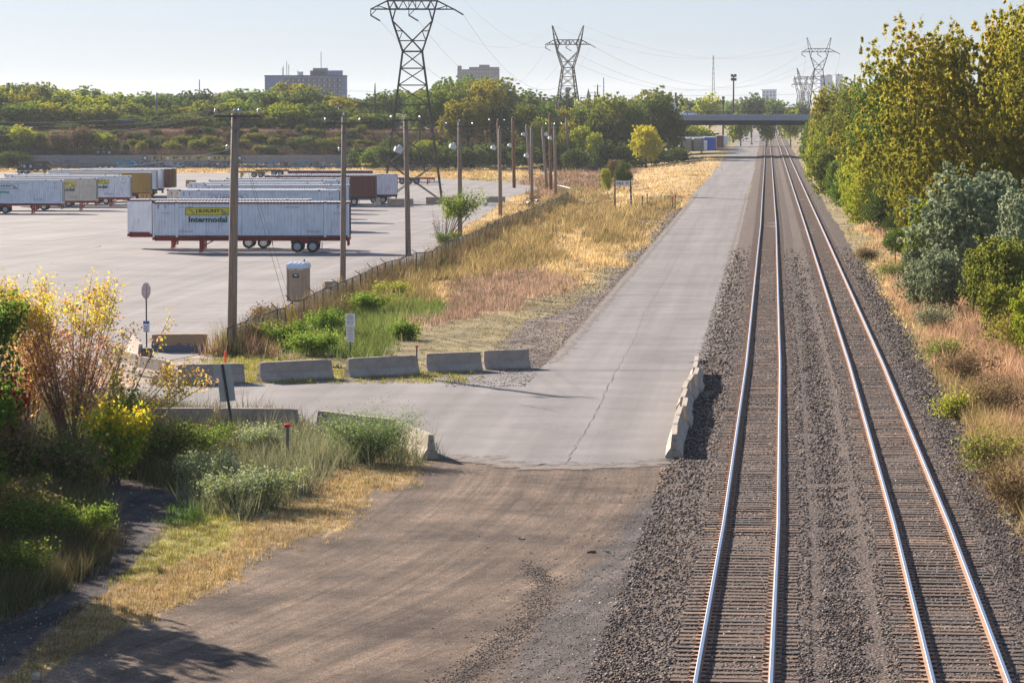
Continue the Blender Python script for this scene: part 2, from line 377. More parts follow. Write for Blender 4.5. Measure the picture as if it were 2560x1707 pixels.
def zone_of(x, y, z, jit=7.0):
    px, py = proj(x, y, z); px = px / 1.08844; py = py / 1.08844
    px = px + NR.normal(0, 1, px.shape) * jit * np.clip((py - 250) / 500, .15, 1.5) * 1.6
    py = py + NR.normal(0, 1, px.shape) * jit * np.clip((py - 250) / 500, .05, 1.5) * .5
    wv = (np.sin(x * .55 + 1.3 * np.sin(y * .11)) + np.sin(y * .19 + x * .23 + 2) + .6 * np.sin(x * 1.7 + y * .07)) * np.clip((py - 250) / 420, .1, 1.2)
    px = px + 15 * wv; py = py + 5 * wv * np.sin(y * .31)
    zi = np.full(px.shape, ZN.index('far'))
    zi[(py > 820) & (px < 1500)] = ZN.index('dirt')
    for n, pts in ZP: zi[poly_in(px, py, pts)] = ZN.index(n)
    lx, ly = px, py
    zi[y < 52] = ZN.index('dirt')
    hill = (y > WALL_Y + 1) & (x < 30); zi[hill] = ZN.index('hill')
    zi[(y > 735) & (x < 30)] = ZN.index('wood')
    return zi
ZC = np.array([ZONES[n][0] for n in ZN]); ZH = np.array([ZONES[n][1] for n in ZN]); ZD = np.array([ZONES[n][2] for n in ZN])

# ------------------------------------------------------------------ ground sheet
def ground_mat():
    m, t, b = newmat('ground'); a = t.nodes.new('ShaderNodeAttribute'); a.attribute_name = 'tint'
    v = coords(t, 'Position'); vr = coords(t, 'Position', (1, 1, 1), (0, 0, math.radians(13)))
    sp = t.nodes.new('ShaderNodeSeparateXYZ'); t.links.new(vr, sp.inputs[0])
    def mth(op, p, q):
        n_ = t.nodes.new('ShaderNodeMath'); n_.operation = op
        for s_, q_ in ((0, p), (1, q)):
            if isinstance(q_, (int, float)): n_.inputs[s_].default_value = q_
            else: t.links.new(q_, n_.inputs[s_])
        return n_.outputs[0]
    dy_ = mth('SUBTRACT', sp.outputs[1], 78.0); cu = mth('MULTIPLY', mth('MULTIPLY', dy_, dy_), .0045)   # wheel tracks swing round towards the pavement
    cb_ = t.nodes.new('ShaderNodeCombineXYZ'); t.links.new(mth('MULTIPLY', mth('ADD', sp.outputs[0], cu), .95), cb_.inputs[0]); t.links.new(mth('MULTIPLY', sp.outputs[1], .022), cb_.inputs[1]); vs = cb_.outputs[0]
    n1 = noise(t, .35, 8, .7, v); n2 = noise(t, 1.6, 6, .62, vs, .6); n3 = noise(t, 22, 5, .75, v)
    c = mix(t, .55, a.outputs['Color'], ramp(t, n1, [(.3, (.3, .3, .3)), (.7, (.72, .72, .72))]), 'OVERLAY')
    c = mix(t, mth('MULTIPLY', noise(t, .10, 3, .5, v), .95), c, ramp(t, n2, [(.34, (.16, .15, .15)), (.5, (.5, .49, .48)), (.66, (.86, .82, .76))]), 'OVERLAY')
    c = mix(t, .95, c, ramp(t, noise(t, .28, 10, .72, v), [(.36, (.24, .23, .24)), (.62, (.72, .7, .66))]), 'OVERLAY')
    c = mix(t, 1.0, c, ramp(t, n3, [(.36, (.1, .1, .11)), (.5, (.5, .5, .5)), (.66, (.85, .84, .82))]), 'OVERLAY')
    c = mix(t, .28, c, ramp(t, noise(t, 5.5, 5, .7, vs, .5), [(.34, (.2, .19, .19)), (.5, (.5, .5, .5)), (.64, (.78, .75, .7))]), 'OVERLAY')
    c = mix(t, .5, c, ramp(t, noise(t, 6.0, 6, .8, v), [(.4, (.2, .2, .2)), (.55, (.6, .6, .6))]), 'OVERLAY')
    t.links.new(c, b.inputs['Base Color']); b.inputs['Roughness'].default_value = .95; b.inputs['Specular IOR Level'].default_value = .15
    ad = t.nodes.new('ShaderNodeMath'); ad.operation = 'MULTIPLY_ADD'; t.links.new(n2, ad.inputs[0]); ad.inputs[1].default_value = 1.6; t.links.new(n3, ad.inputs[2])
    bump(t, b, ad.outputs[0], .55, .07); return m
GM = ground_mat()
ys = np.concatenate([np.linspace(-90, 55, 24)[:-1], np.exp(np.linspace(math.log(55), math.log(678.5), 300)), [WALL_Y + .55, WALL_Y + 1.2], np.exp(np.linspace(math.log(WALL_Y + 6), math.log(7000), 60))])
us = np.concatenate([np.linspace(-3, -.22, 30)[:-1], np.linspace(-.22, .22, 400), np.linspace(.22, 3, 30)[1:]])
YY, UU = np.meshgrid(ys, us, indexing='ij'); XX = np.clip(UU * (np.maximum(YY, 50) + 10), -4700, 4700)
ZZ = terrain(XX, YY)
ZZ = ZZ - .004
ny, nx = YY.shape
vv = np.stack([XX.ravel(), YY.ravel(), ZZ.ravel()], 1)
idx = np.arange(ny * nx).reshape(ny, nx)
ff = np.stack([idx[:-1, :-1].ravel(), idx[:-1, 1:].ravel(), idx[1:, 1:].ravel(), idx[1:, :-1].ravel()], 1)
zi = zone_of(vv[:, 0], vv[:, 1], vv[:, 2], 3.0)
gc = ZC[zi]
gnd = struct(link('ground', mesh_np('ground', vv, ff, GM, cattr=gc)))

def loft(name, rows, mat):
    mb = MB(); k = len(rows[0])
    for r in rows: mb.v += [tuple(p) for p in r]
    for i in range(len(rows) - 1):
        for j in range(k - 1):
            o = i * k + j; mb.f.append((o, o + 1, o + k + 1, o + k))
    return obj(name, mb, mat)
def asphalt_mat(name, c, crack=True):
    m, t, b = newmat(name); v = coords(t, 'Position'); vl = coords(t, 'Position', (.7, .012, 1), (0, 0, math.radians(4.8)))
    n1 = noise(t, .12, 6, .65, v); n2 = noise(t, 30, 3, .7, v); n3 = noise(t, 1.0, 5, .6, vl)
    col = ramp(t, n1, [(.3, sc3(c, .72)), (.5, c), (.7, sc3(c, 1.2))])
    wr = t.nodes.new('ShaderNodeTexWave'); wr.wave_type = 'RINGS'; wr.rings_direction = 'Z'; wr.inputs['Scale'].default_value = .16; wr.inputs['Distortion'].default_value = 14; wr.inputs['Detail'].default_value = 4; wr.inputs['Detail Scale'].default_value = .25; t.links.new(coords(t, 'Position', (1, .55, 1)), wr.inputs[0])
    col = mix(t, .10, col, ramp(t, wr.outputs['Fac'], [(.1, (.3, .3, .3)), (.9, (.68, .68, .67))]), 'OVERLAY')
    col = mix(t, .28, col, ramp(t, noise(t, .55, 9, .8, v), [(.35, (.3, .3, .3)), (.65, (.68, .67, .66))]), 'OVERLAY')
    col = mix(t, .55, col, ramp(t, n3, [(.3, (.3, .3, .3)), (.7, (.7, .7, .7))]), 'OVERLAY')
    col = mix(t, .4, col, ramp(t, n2, [(.3, (.2, .2, .2)), (.7, (.8, .8, .8))]), 'OVERLAY')
    if crack:
        vo = t.nodes.new('ShaderNodeTexVoronoi'); vo.feature = 'DISTANCE_TO_EDGE'; vo.inputs['Scale'].default_value = .11
        wv = t.nodes.new('ShaderNodeVectorMath'); wv.operation = 'ADD'; nn = t.nodes.new('ShaderNodeTexNoise'); nn.inputs['Scale'].default_value = .6; t.links.new(v, nn.inputs['Vector'])
        ms = t.nodes.new('ShaderNodeVectorMath'); ms.operation = 'SCALE'; ms.inputs['Scale'].default_value = 4; t.links.new(nn.outputs['Color'], ms.inputs[0])
        t.links.new(v, wv.inputs[0]); t.links.new(ms.outputs[0], wv.inputs[1]); t.links.new(wv.outputs[0], vo.inputs['Vector'])
        k = ramp(t, vo.outputs[0], [(0, (.3, .3, .3)), (.006, (0, 0, 0))])
        col = mix(t, k, col, (.05, .045, .04))
    t.links.new(col, b.inputs['Base Color']); b.inputs['Roughness'].default_value = .8; b.inputs['Specular IOR Level'].default_value = .3
    bump(t, b, n2, .3, .012); return m
M['asphalt'] = asphalt_mat('road_asphalt', (.178, .161, .153))
M['yard'] = asphalt_mat('yard_asphalt', (.192, .174, .168))
# service road beside the tracks
rows = []
for y in np.exp(np.linspace(math.log(138), math.log(1500), 60)):
    l, r = float(road_l(y)), float(road_r(y)); wv_ = .12 * math.sin(y * .35) + .08 * math.sin(y * .9)
    rows.append([(l + wv_, y, .010), ((l + r) / 2, y, .014), (r + .5 * wv_, y, .010)])
struct(loft('road', rows, M['asphalt']))
# junction: paved bay from the barriers to the road
def flat_poly(name, pts, z, mat):
    mb = MB(); mb.v = [(p[0], p[1], z) for p in pts]; mb.f = [tuple(range(len(pts)))]
    m = mb.mesh(name, mat)
    import bmesh
    bm = bmesh.new(); bm.from_mesh(m); bmesh.ops.triangulate(bm, faces=bm.faces[:]); bm.to_mesh(m); bm.free()
    for p in m.polygons:
        if p.normal.z < 0: p.flip()
    return link(name, m)
def wob(p, q, n, a):
    return [p.lerp(q, i / n) + Vector((R.uniform(-a, a), R.uniform(-a, a), 0)) for i in range(n)]
k1 = P(-400, 1010); k2 = P(250, 968); k3 = P(438, 966); k4 = P(866, 946); k5 = P(1322, 924); k6 = Vector((float(road_l(138)), 138, 0)); k7 = Vector((float(road_r(138)), 138, 0))
k8 = P(1742, 1150); k9 = P(1550, 1166); k10 = P(1330, 1168); k11 = P(1090, 1140); k12 = P(990, 1118); k13 = P(747, 1075); k14 = P(380, 1075); k15 = P(-400, 1110)
pts = [k1, k2] + wob(k2, k3, 3, .1) + wob(k3, k4, 8, .08) + wob(k4, k5, 10, .1) + [k5, k6, k7] + wob(k7, k8, 12, .1) + wob(k8, k9, 16, .16) + wob(k9, k10, 16, .14) + wob(k10, k11, 16, .12) + [k11, k12, k13, k14, k15]
struct(flat_poly('driveway', pts, .004, M['asphalt']))
# container yard
def yard_edge(y):
    y = np.asarray(y, float); fx = fence_x(y) - .8
    fx = np.where(y < FEN[0].y + 4, FEN[0].x - 1.2 - np.maximum(0, FEN[0].y - y) * .5, fx)
    fx = np.where(y > 300, np.minimum(fx, np.interp(y, [300, 380, 430, 470, 520, 600, 640], [-6.5, -3, -2, 0, 5, -6, -10])), fx)
    return fx - np.where(y > 560, (y - 560) * .3, 0) + .15 * np.sin(y * .7)
rows = []
for i, y in enumerate(list(np.linspace(138, 420, 60)) + list(np.linspace(425, 640, 24))):
    fx = float(yard_edge(y))
    r_ = [(x, y, float(terrain(x, y)) + .012) for x in np.linspace(-140, fx, 16)]
    rows.append(r_)
struct(loft('yard_pavement', rows, M['yard']))
# drift of gravel where driveway meets the dirt: pale lines painted across the yard
ln = MB()
for yy, dx in ((832.5, 0), (829, 2.2)):
    a = P(371, yy); b = P(566, yy + 3)
    ln.prism([(-.06, .016), (.06, .016), (.06, .022), (-.06, .022)], a, b)
struct(obj('yard_marking', ln, plain('marking_paint', (.55, .5, .4), .8, .3, 2)))
# long joint crack down the road and cross cracks, a hand wide and sunk dark
cm = plain('crack_filler', (.105, .093, .087), .95, .3, 5)
ck = MB(); pr = [(1412, 1160), (1455, 1090), (1500, 1010), (1535, 935), (1580, 860), (1612, 780), (1668, 690), (1712, 610), (1745, 545), (1775, 480), (1806, 420)]
pp = []
for i in range(len(pr) - 1):
    a = P(*pr[i]); b = P(*pr[i + 1]); n = 14
    for j in range(n): pp.append(a.lerp(b, j / n) + Vector((R.gauss(0, .035), 0, 0)))
def strip(mb, pts, wd, z):
    b0 = len(mb.v)
    for i, p in enumerate(pts):
        d = pts[min(i + 1, len(pts) - 1)] - pts[max(0, i - 1)]; a = Vector((d.y, -d.x, 0)).normalized() * wd * R.uniform(.4, 1.5)
        mb.v += [tuple(p - a)[:2] + (z,), tuple(p + a)[:2] + (z,)]
    for i in range(len(pts) - 1): o = b0 + 2 * i; mb.f.append((o, o + 1, o + 3, o + 2))
strip(ck, pp, .012, .019)
for (x0, y0, x1, y1) in ((1290, 1010, 1400, 1030), (1700, 540, 1840, 533), (1650, 640, 1810, 632), (1760, 500, 1856, 497)):
    a = P(x0, y0); b = P(x1, y1); strip(ck, [a.lerp(b, j / 20) + Vector((0, R.gauss(0, .08), 0)) for j in range(21)], .02, .019)
struct(obj('road_crack', ck, cm))

# dirt dragged onto the end of the pavement
def spill_mat():
    m, t, b = newmat('dirt_spill'); a = t.nodes.new('ShaderNodeAttribute'); a.attribute_name = 'v'; v = coords(t, 'Position')
    n = noise(t, 1.1, 8, .75, v); n3 = noise(t, 16, 4, .7, v); s = t.nodes.new('ShaderNodeMath'); s.operation = 'SUBTRACT'; t.links.new(a.outputs['Fac'], s.inputs[0]); t.links.new(n, s.inputs[1])
    t.links.new(ramp(t, s.outputs[0], [(.0, (0, 0, 0)), (.12, (1, 1, 1))]), b.inputs['Alpha'])
    t.links.new(ramp(t, n3, [(.3, (.10, .08, .068)), (.7, (.20, .16, .135))]), b.inputs['Base Color']); b.inputs['Roughness'].default_value = .95; return m
def spill(pts, wd, name):
    V, A, Fc = [], [], []
    for i, p in enumerate(pts):
        d = pts[min(i + 1, len(pts) - 1)] - pts[max(0, i - 1)]; n_ = Vector((-d.y, d.x, 0)).normalized()
        for k, (o_, v_) in enumerate(((-.6, .35), (-.05, .66), (.35, .52), (1.0, .28))): q = p + n_ * o_ * wd; V.append((q.x, q.y, .0165)); A.append(v_ if 0 < i < len(pts) - 1 else 0)
    for i in range(len(pts) - 1):
        for k in range(3): o_ = i * 4 + k; Fc.append((o_, o_ + 1, o_ + 5, o_ + 4))
    struct(link(name, mesh_np(name, np.array(V), np.array(Fc), SM, attr=A)), 'stuff')
SM = spill_mat()
spill([k8.lerp(k9, t_) for t_ in np.linspace(-.1, 1, 8)][:-1] + [k9.lerp(k10, t_) for t_ in np.linspace(0, 1, 8)][:-1] + [k10.lerp(k11, t_) for t_ in np.linspace(0, 1.1, 8)], -2.6, 'dirt_spill')
spill([k7.lerp(k8, t_) for t_ in np.linspace(-.2, 1.05, 24)], -1.3, 'dirt_spill')
spill([k3.lerp(k5, t_) for t_ in np.linspace(0, 1.05, 24)], 1.0, 'dirt_spill')
spill([Vector((float(road_l(y)) + .2, y, 0)) for y in np.linspace(138, 420, 60)], -.9, 'dirt_spill')
spill([Vector((float(road_r(y)) - .1, y, 0)) for y in np.linspace(137, 420, 60)], .8, 'dirt_spill')

# ------------------------------------------------------------------ railway
def ballast_mat():
    m, t, b = newmat('ballast'); v = coords(t, 'Position')
    vo = t.nodes.new('ShaderNodeTexVoronoi'); vo.inputs['Scale'].default_value = 13; t.links.new(v, vo.inputs['Vector'])
    n1 = noise(t, .5, 6, .7, v)
    c = mix(t, ramp(t, vo.outputs['Color'], [(.2, (0, 0, 0)), (.85, (1, 1, 1))]), (.026, .018, .015), (.155, .104, .076))
    c = mix(t, .6, c, ramp(t, n1, [(.3, (.34, .31, .30)), (.7, (.68, .62, .56))]), 'OVERLAY')
    t.links.new(c, b.inputs['Base Color']); b.inputs['Roughness'].default_value = .9
    bump(t, b, vo.outputs['Distance'], 1.0, -.09); return m
BM = ballast_mat()
rows = []; ysb = list(np.exp(np.linspace(math.log(30), math.log(3000), 420)))
for y in ysb:
    c = float(track_x(y)); o = float(track_off(y)); j = lambda a: R.gauss(0, a)
    prof = [(-3.0 + j(.12), -.06), (-2.2 + j(.05), .07 + j(.02)), (-1.5, .145), (-.6, .15 + j(.01)), (.6, .15 + j(.01)), (1.5, .145), (o / 2, .06 + j(.02)), (o - 1.5, .15), (o - .6, .15 + j(.01)), (o + .6, .15 + j(.01)), (o + 1.5, .15), (o + 2.2 + j(.06), .05 + j(.02)), (o + 3.2 + j(.15), -.08)]
    rows.append([(c + a, y, z) for a, z in prof])
struct(loft('ballast', rows, BM))
# loose stones: real little rocks on the near ballast and along the dirt road
def rocks(n, xs, ysv, zs, size, seed):
    rs = np.random.RandomState(seed)
    base = np.array([(1, 0, 0), (-.9, .1, 0), (0, 1, .1), (.1, -1, 0), (0, .1, .7), (0, 0, -.7)]); fc = np.array([(0, 2, 4), (2, 1, 4), (1, 3, 4), (3, 0, 4), (2, 0, 5), (1, 2, 5), (3, 1, 5), (0, 3, 5)])
    V = base[None] * (1 + rs.uniform(-.3, .3, (n, 6, 3)))
    a = rs.uniform(0, 6.28, n); b = rs.uniform(-.9, .9, n); ca, sa, cb, sb = np.cos(a), np.sin(a), np.cos(b), np.sin(b)
    x = V[..., 0] * ca[:, None] - V[..., 1] * sa[:, None]; y = V[..., 0] * sa[:, None] + V[..., 1] * ca[:, None]; z = V[..., 2]
    y2 = y * cb[:, None] - z * sb[:, None]; z2 = y * sb[:, None] + z * cb[:, None]
    W = np.stack([x, y2, z2], 2) * size[:, None, None] + np.stack([xs, ysv, zs], 1)[:, None]
    Fc = (fc[None] + 6 * np.arange(n)[:, None, None]).reshape(-1, 3)
    return W.reshape(-1, 3), Fc, np.repeat(rs.uniform(0, 1, n), 6)
def rock_mat():
    m, t, b = newmat('ballast_stone'); a = t.nodes.new('ShaderNodeAttribute'); a.attribute_name = 'v'
    t.links.new(ramp(t, a.outputs['Fac'], [(0, (.022, .018, .018)), (.4, (.075, .053, .043)), (.75, (.18, .122, .088)), (.93, (.27, .21, .17)), (1, (.45, .39, .33))]), b.inputs['Base Color'])
    b.inputs['Roughness'].default_value = .85; return m
RM = rock_mat()
N = 92000; rs = np.random.RandomState(3)
yy = 55 + (260 - 55) * rs.rand(N) ** 2.6; u = rs.rand(N); off = track_off(yy); xo = -3.1 + u * (off + 6.4)
kp = rs.rand(N) > (yy - 130) / 130; yy, u, off, xo = yy[kp], u[kp], off[kp], xo[kp]; N = len(yy)
cx = track_x(yy); dz = np.interp(xo, [-3.1, -2.2, -1.5], [-.03, .08, .13]); dz = np.where((xo > 1.6) & (xo < off - 1.6), .09, dz); dz = np.where(xo > off + 1.5, np.interp(xo, [4.7 + 1.5, 4.7 + 2.2, 4.7 + 3.3], [.13, .06, -.03]), dz)
V, Fc, A = rocks(N, cx + xo, yy, dz + .022, rs.uniform(.02, .046, N) * (1 + (yy - 55) / 150), 5)
struct(link('ballast_stones', mesh_np('ballast_stones', V, Fc, RM, attr=A)), 'stuff')
N = 26000; px = rs.uniform(1050, 1800, N); py = rs.uniform(1150, 1740, N)
ledge = np.interp(py, [1150, 1200, 1300, 1450, 1600, 1740], [1730, 1640, 1560, 1430, 1330, 1290]); keep = px > ledge + rs.exponential(90, N) * rs.choice([-1, -1, 1], N) + 20 * np.sin(py * .05)
px, py = px[keep], py[keep]; t_ = HC * F / (py - 265 + .001); Yw = t_; Xw = (px - 1280) * Yw / F; k2_ = Xw < track_x(Yw) - 2.6; Xw, Yw = Xw[k2_], Yw[k2_]
V, Fc, A = rocks(len(Xw), Xw, Yw, np.full(len(Xw), -.02), rs.uniform(.015, .055, len(Xw)), 6)
struct(link('loose_gravel', mesh_np('loose_gravel', V, Fc, RM, attr=A)), 'stuff')
N = 9000; px = rs.uniform(-100, 1600, N); py = rs.uniform(1180, 1750, N); Yw = HC * F / (py - 265); Xw = (px - 1280) * Yw / F
zz_ = zone_of(Xw, Yw, np.zeros(N)); k3_ = zz_ == ZN.index('dirt'); Xw, Yw = Xw[k3_], Yw[k3_]
V, Fc, A = rocks(len(Xw), Xw, Yw, np.full(len(Xw), -.02), rs.uniform(.012, .035, len(Xw)), 8)
struct(link('scattered_pebbles', mesh_np('scattered_pebbles', V, Fc, RM, attr=A * .6)), 'stuff')

N = 3000; tt = rs.rand(N) ** .6; cpx = np.interp(tt, [0, .35, .55, 1], [1310, 1372, 1345, 1120]) + rs.normal(0, 1, N) * (12 + 22 * tt); cpy = np.interp(tt, [0, .35, .55, 1], [1410, 1465, 1540, 1730]) + rs.normal(0, 9, N)
Yw = HC * F / (cpy - 265); Xw = (cpx - 1280) * Yw / F
V, Fc, A = rocks(N, Xw, Yw, np.full(N, -.003), rs.uniform(.012, .032, N), 14)
struct(link('gravel_ridge', mesh_np('gravel_ridge', V, Fc, RM, attr=A * .75)), 'stuff')
N = 7000; yy = 130 + 230 * rs.rand(N) ** 1.5; Xw = road_l(yy) - rs.rand(N) ** 1.3 * 3.4 - .1
V, Fc, A = rocks(N, Xw, yy, np.full(N, .0), rs.uniform(.02, .05, N) * (1 + (yy - 130) / 200), 12)
struct(link('shoulder_gravel', mesh_np('shoulder_gravel', V, Fc, RM, attr=A)), 'stuff')
M['tie_wood'] = plain('tie_wood', (.105, .062, .042), .9, .45, 3, 0, .5, 'Position', (1, 6, 1), c2=(.19, .115, .075))
M['tie_dark'] = plain('tie_wood_dark', (.075, .055, .045), .9, .4, 3, 0, .5, 'Position', (1, 6, 1))
M['tie_pale'] = plain('tie_wood_pale', (.24, .145, .09), .9, .35, 3, 0, .5, 'Position', (1, 6, 1))
def rail_head():
    m, t, b = newmat('polished_rail'); b.inputs['Base Color'].default_value = (.33, .40, .50, 1); b.inputs['Metallic'].default_value = .85; b.inputs['Roughness'].default_value = .34; return m
M['rail_head'] = rail_head(); M['rail_web'] = plain('rusty_rail_web', (.30, .17, .10), .8, .25, 2, 0, 0, 'Position')
tie_mesh = MB().box((0, 0, .085), (2.6, .23, .17)).mesh('tie')
def build_track(off_fn, label, seed):
    rr = random.Random(seed)
    T = thing('railway_track', label, 'railway track', (float(off_fn(61.5)), 61.5, 0))
    bx, by = T.location.x, T.location.y
    y = 40.0; n = 0; rest = MB(); plates = MB(); clips = 0
    while y < 900:
        x = float(off_fn(y)); dx = float(off_fn(y + 1) - off_fn(y)); rz = -math.atan(dx)
        mt = rr.choices([M['tie_wood'], M['tie_dark'], M['tie_pale']], [6, 3, .7])[0]
        ang = rz + rr.gauss(0, .008); ox = rr.gauss(0, .035)
        if 56 < y and n < 300:
            o = link('tie', tie_mesh, T, mt); o.location = (x + ox - bx, y - by, rr.gauss(0, .006)); o.rotation_euler = (0, 0, ang); o.scale = (1 + rr.gauss(0, .015), 1 + rr.gauss(0, .1), 1); n += 1
        else: rest.box((x + ox - bx, y - by, .085), (2.6, .23, .17), ang)
        if 56 < y < 260:
            for s in (-1, 1):
                for e in (-.13, .13): plates.box((x + s * .755 + e - bx, y - by, .18 + .002), (.13, .19, .02), ang); 
                for e in (-.2, .2):
                    if rr.random() < .7: plates.box((x + s * .755 + e * .9 - bx, y - by + rr.choice((-.06, .06)), .2), (.05, .05, .03), ang)
        y += .495 + rr.gauss(0, .018)
    ro = obj('ties', rest, M['tie_wood'], T); ro['kind'] = 'stuff'
    po = obj('tie_plates', plates, M['rail_web'], T); po['kind'] = 'stuff'
    ysr = list(np.exp(np.linspace(math.log(35), math.log(2600), 260)))
    for s in (-1, 1):
        r_ = link('rail', MB().mesh('e'), T)
        head, web = MB(), MB(); hp = [(-.037, .305), (.037, .305), (.04, .342), (.032, .35), (-.032, .35), (-.04, .342)]
        wp = [(-.07, .185), (.07, .185), (.07, .2), (.012, .215), (.012, .304), (-.012, .304), (-.012, .215), (-.07, .2)]
        for mb, pf in ((head, hp), (web, wp)):
            k = len(pf)
            for y in ysr:
                c = float(off_fn(y)) + s * .755
                mb.v += [(c + a - bx, y - by, z) for a, z in pf]
            for i in range(len(ysr) - 1):
                for q in range(k): o = i * k; q2 = (q + 1) % k; mb.f.append((o + q, o + q2, o + k + q2, o + k + q))
        r_.data = head.mesh('rail', M['rail_head']); obj('rail_web', web, M['rail_web'], r_)
    return T
build_track(lambda y: track_x(y), 'railway track with brown wooden ties, the one beside the service road', 1)
build_track(lambda y: track_x(y) + track_off(y), 'railway track with gravel-choked ties, the one beside the tree bank', 2)
# ------------------------------------------------------------------ retaining wall, overpass, far buildings
FONT_CACHE = {}
def text_mesh(s, wd, ht, bold=0.0, thick=.004, mat=None):
    """lettering as a thin slab in the local x-z plane, lower left corner at the origin, facing -y"""
    k = (s, round(wd, 3), round(ht, 3), bold, mat.name if mat else '')
    if k in FONT_CACHE: return FONT_CACHE[k]
    cu = bpy.data.curves.new('lettering', 'FONT'); cu.body = s; cu.offset = bold; cu.extrude = .01; cu.resolution_u = 2
    cu.align_x = 'CENTER'; cu.space_line = .95
    o = bpy.data.objects.new('tmp', cu); COL.objects.link(o); dg = bpy.context.evaluated_depsgraph_get()
    me = bpy.data.meshes.new_from_object(o.evaluated_get(dg)); bpy.data.objects.remove(o); bpy.data.curves.remove(cu)
    co = np.empty(len(me.vertices) * 3, np.float32); me.vertices.foreach_get('co', co); co = co.reshape(-1, 3)
    mn, mx = co.min(0), co.max(0)
    x = (co[:, 0] - mn[0]) / (mx[0] - mn[0]) * wd; z = (co[:, 1] - mn[1]) / (mx[1] - mn[1]) * ht; y = -(co[:, 2] - mn[2]) / (mx[2] - mn[2]) * thick
    me.vertices.foreach_set('co', np.stack([x, y, z], 1).astype(np.float32).ravel()); me.materials.clear()
    if mat: me.materials.append(mat)
    me.name = 'lettering'; me.update(); FONT_CACHE[k] = me; return me
def text(parent, s, x, y, z, wd, ht, mat, bold=0.0, name='lettering', rz=0.0, thick=.004):
    o = link(name, text_mesh(s, wd, ht, bold, thick, mat), parent); o.location = (x, y, z); o.rotation_euler = (0, 0, rz); return o
def plate(x0, z0, x1, z1, y, th=.006):
    return MB().box(((x0 + x1) / 2, y + th / 2, (z0 + z1) / 2), (x1 - x0, th, z1 - z0))
def plane_poly(pts, y, th=.003):
    """flat shape in the x-z plane with thickness"""
    n = len(pts); vs = [(a, y, b) for a, b in pts] + [(a, y + th, b) for a, b in pts]
    return MB().add(vs, [tuple(range(n)), tuple(range(2 * n - 1, n - 1, -1))] + [((i + 1) % n, i, n + i, n + (i + 1) % n) for i in range(n)])

WL = thing('retaining_wall', 'long low concrete retaining wall covered in graffiti at the foot of the bank', 'wall', (-60, WALL_Y, -2))
x = -140.0
while x < 14:
    o = obj('panel', MB().box((0, 0, 0), (5.96, .8, 3.0 + R.uniform(-.04, .04))), M['concrete_wall'], WL); o.location = (x + 3 + 60, .4 + R.uniform(-.01, .01), 1.5); x += 6.0
# yellow lettered band and tags: px range 366..592 of the photograph
def wx(px): return (px - 1280) * WALL_Y / F + 60
def wz(py): return HC - (py - 265) * WALL_Y / F + 2
band = obj('yellow_band', plate(wx(380), wz(400), wx(588), wz(389.5), -.012), plain('graffiti_yellow', (.42, .36, .13), .8, .15, 1), WL)
gd = plain('graffiti_dark', (.07, .07, .085), .8, .2, 1)
for s_, a, b in (('E', 385, 398), ('L', 403, 414), ('K', 434, 453), ('I', 458, 464), ('T', 468, 482), ('Y', 487, 508), ('U', 536, 551), ('T', 556, 572)):
    text(WL, s_, wx(a), -.02, wz(399), wx(b) - wx(a), .75, gd, .03, 'wall_lettering', 0, .004)
def star(cx, cz, r):
    return [(cx + (r if i % 2 == 0 else r * .42) * math.sin(i * math.pi / 5), cz + (r if i % 2 == 0 else r * .42) * math.cos(i * math.pi / 5)) for i in range(10)]
for p_ in (364, 421, 524, 600):
    obj('star_disc', MB().lathe([(.62, -.010), (.62, 0)], 18, (wx(p_), 0, wz(395)), 'y'), gd, WL); obj('star', plane_poly(star(wx(p_), wz(395), .5), -.022), M['sign_white'], WL)
gcols = [plain('spray_' + n, c, .8, .15, 1) for n, c in (('cyan', (.03, .32, .5)), ('blue', (.03, .1, .3)), ('white', (.45, .5, .55)), ('maroon', (.16, .05, .06)), ('navy', (.04, .05, .09)), ('red', (.5, .06, .04)), ('slate', (.1, .12, .17)))]
def scrawl(x0, x1, cols, amp, step, base):
    x = x0; yk = -.014
    while x < x1:
        c = R.choice(cols); mb = MB(); pts = []; px_, pz_ = x, base + R.uniform(.1, amp); a = R.uniform(0, 6.28)
        for k in range(R.randint(7, 13)):
            pts.append(Vector((px_, yk, pz_))); a += R.uniform(-1.4, 1.4); px_ += .24 * math.cos(a); pz_ = min(base + amp, max(base + .05, pz_ + .24 * math.sin(a)))
        wd = R.uniform(.05, .13); b0 = len(mb.v)
        for i, p in enumerate(pts):
            d = pts[min(i + 1, len(pts) - 1)] - pts[max(0, i - 1)]; n_ = Vector((-d.z, 0, d.x)); n_ = n_.normalized() * wd if n_.length > 1e-6 else Vector((0, 0, wd))
            mb.v += [tuple(p - n_), tuple(p + n_)]
        for i in range(len(pts) - 1): o_ = 2 * i; mb.f.append((o_, o_ + 1, o_ + 3, o_ + 2))
        ob = obj('graffiti_tag', mb, c, WL); ob.location.y = -.0006 * R.randint(0, 30); x += step * R.uniform(.5, 1.3)
scrawl(wx(292), wx(343), [gcols[0], gcols[0], gcols[1], gcols[2]], 1.25, .22, .55)
scrawl(wx(352), wx(412), [gcols[3], gcols[6], gcols[4]], 1.25, .3, .5)
scrawl(wx(412), wx(470), [gcols[2], gcols[6]], .95, .4, .5)
scrawl(wx(468), wx(620), [gcols[4], gcols[4], gcols[6], gcols[1]], 1.2, .4, .35)
scrawl(wx(620), wx(860), [gcols[4], gcols[6], gcols[2], gcols[0]], 1.1, .7, .35)
scrawl(wx(690), wx(703), [gcols[5], gcols[0]], 1.1, .3, .7)
scrawl(wx(150), wx(200), [gcols[6]], .6, .8, 1.2)

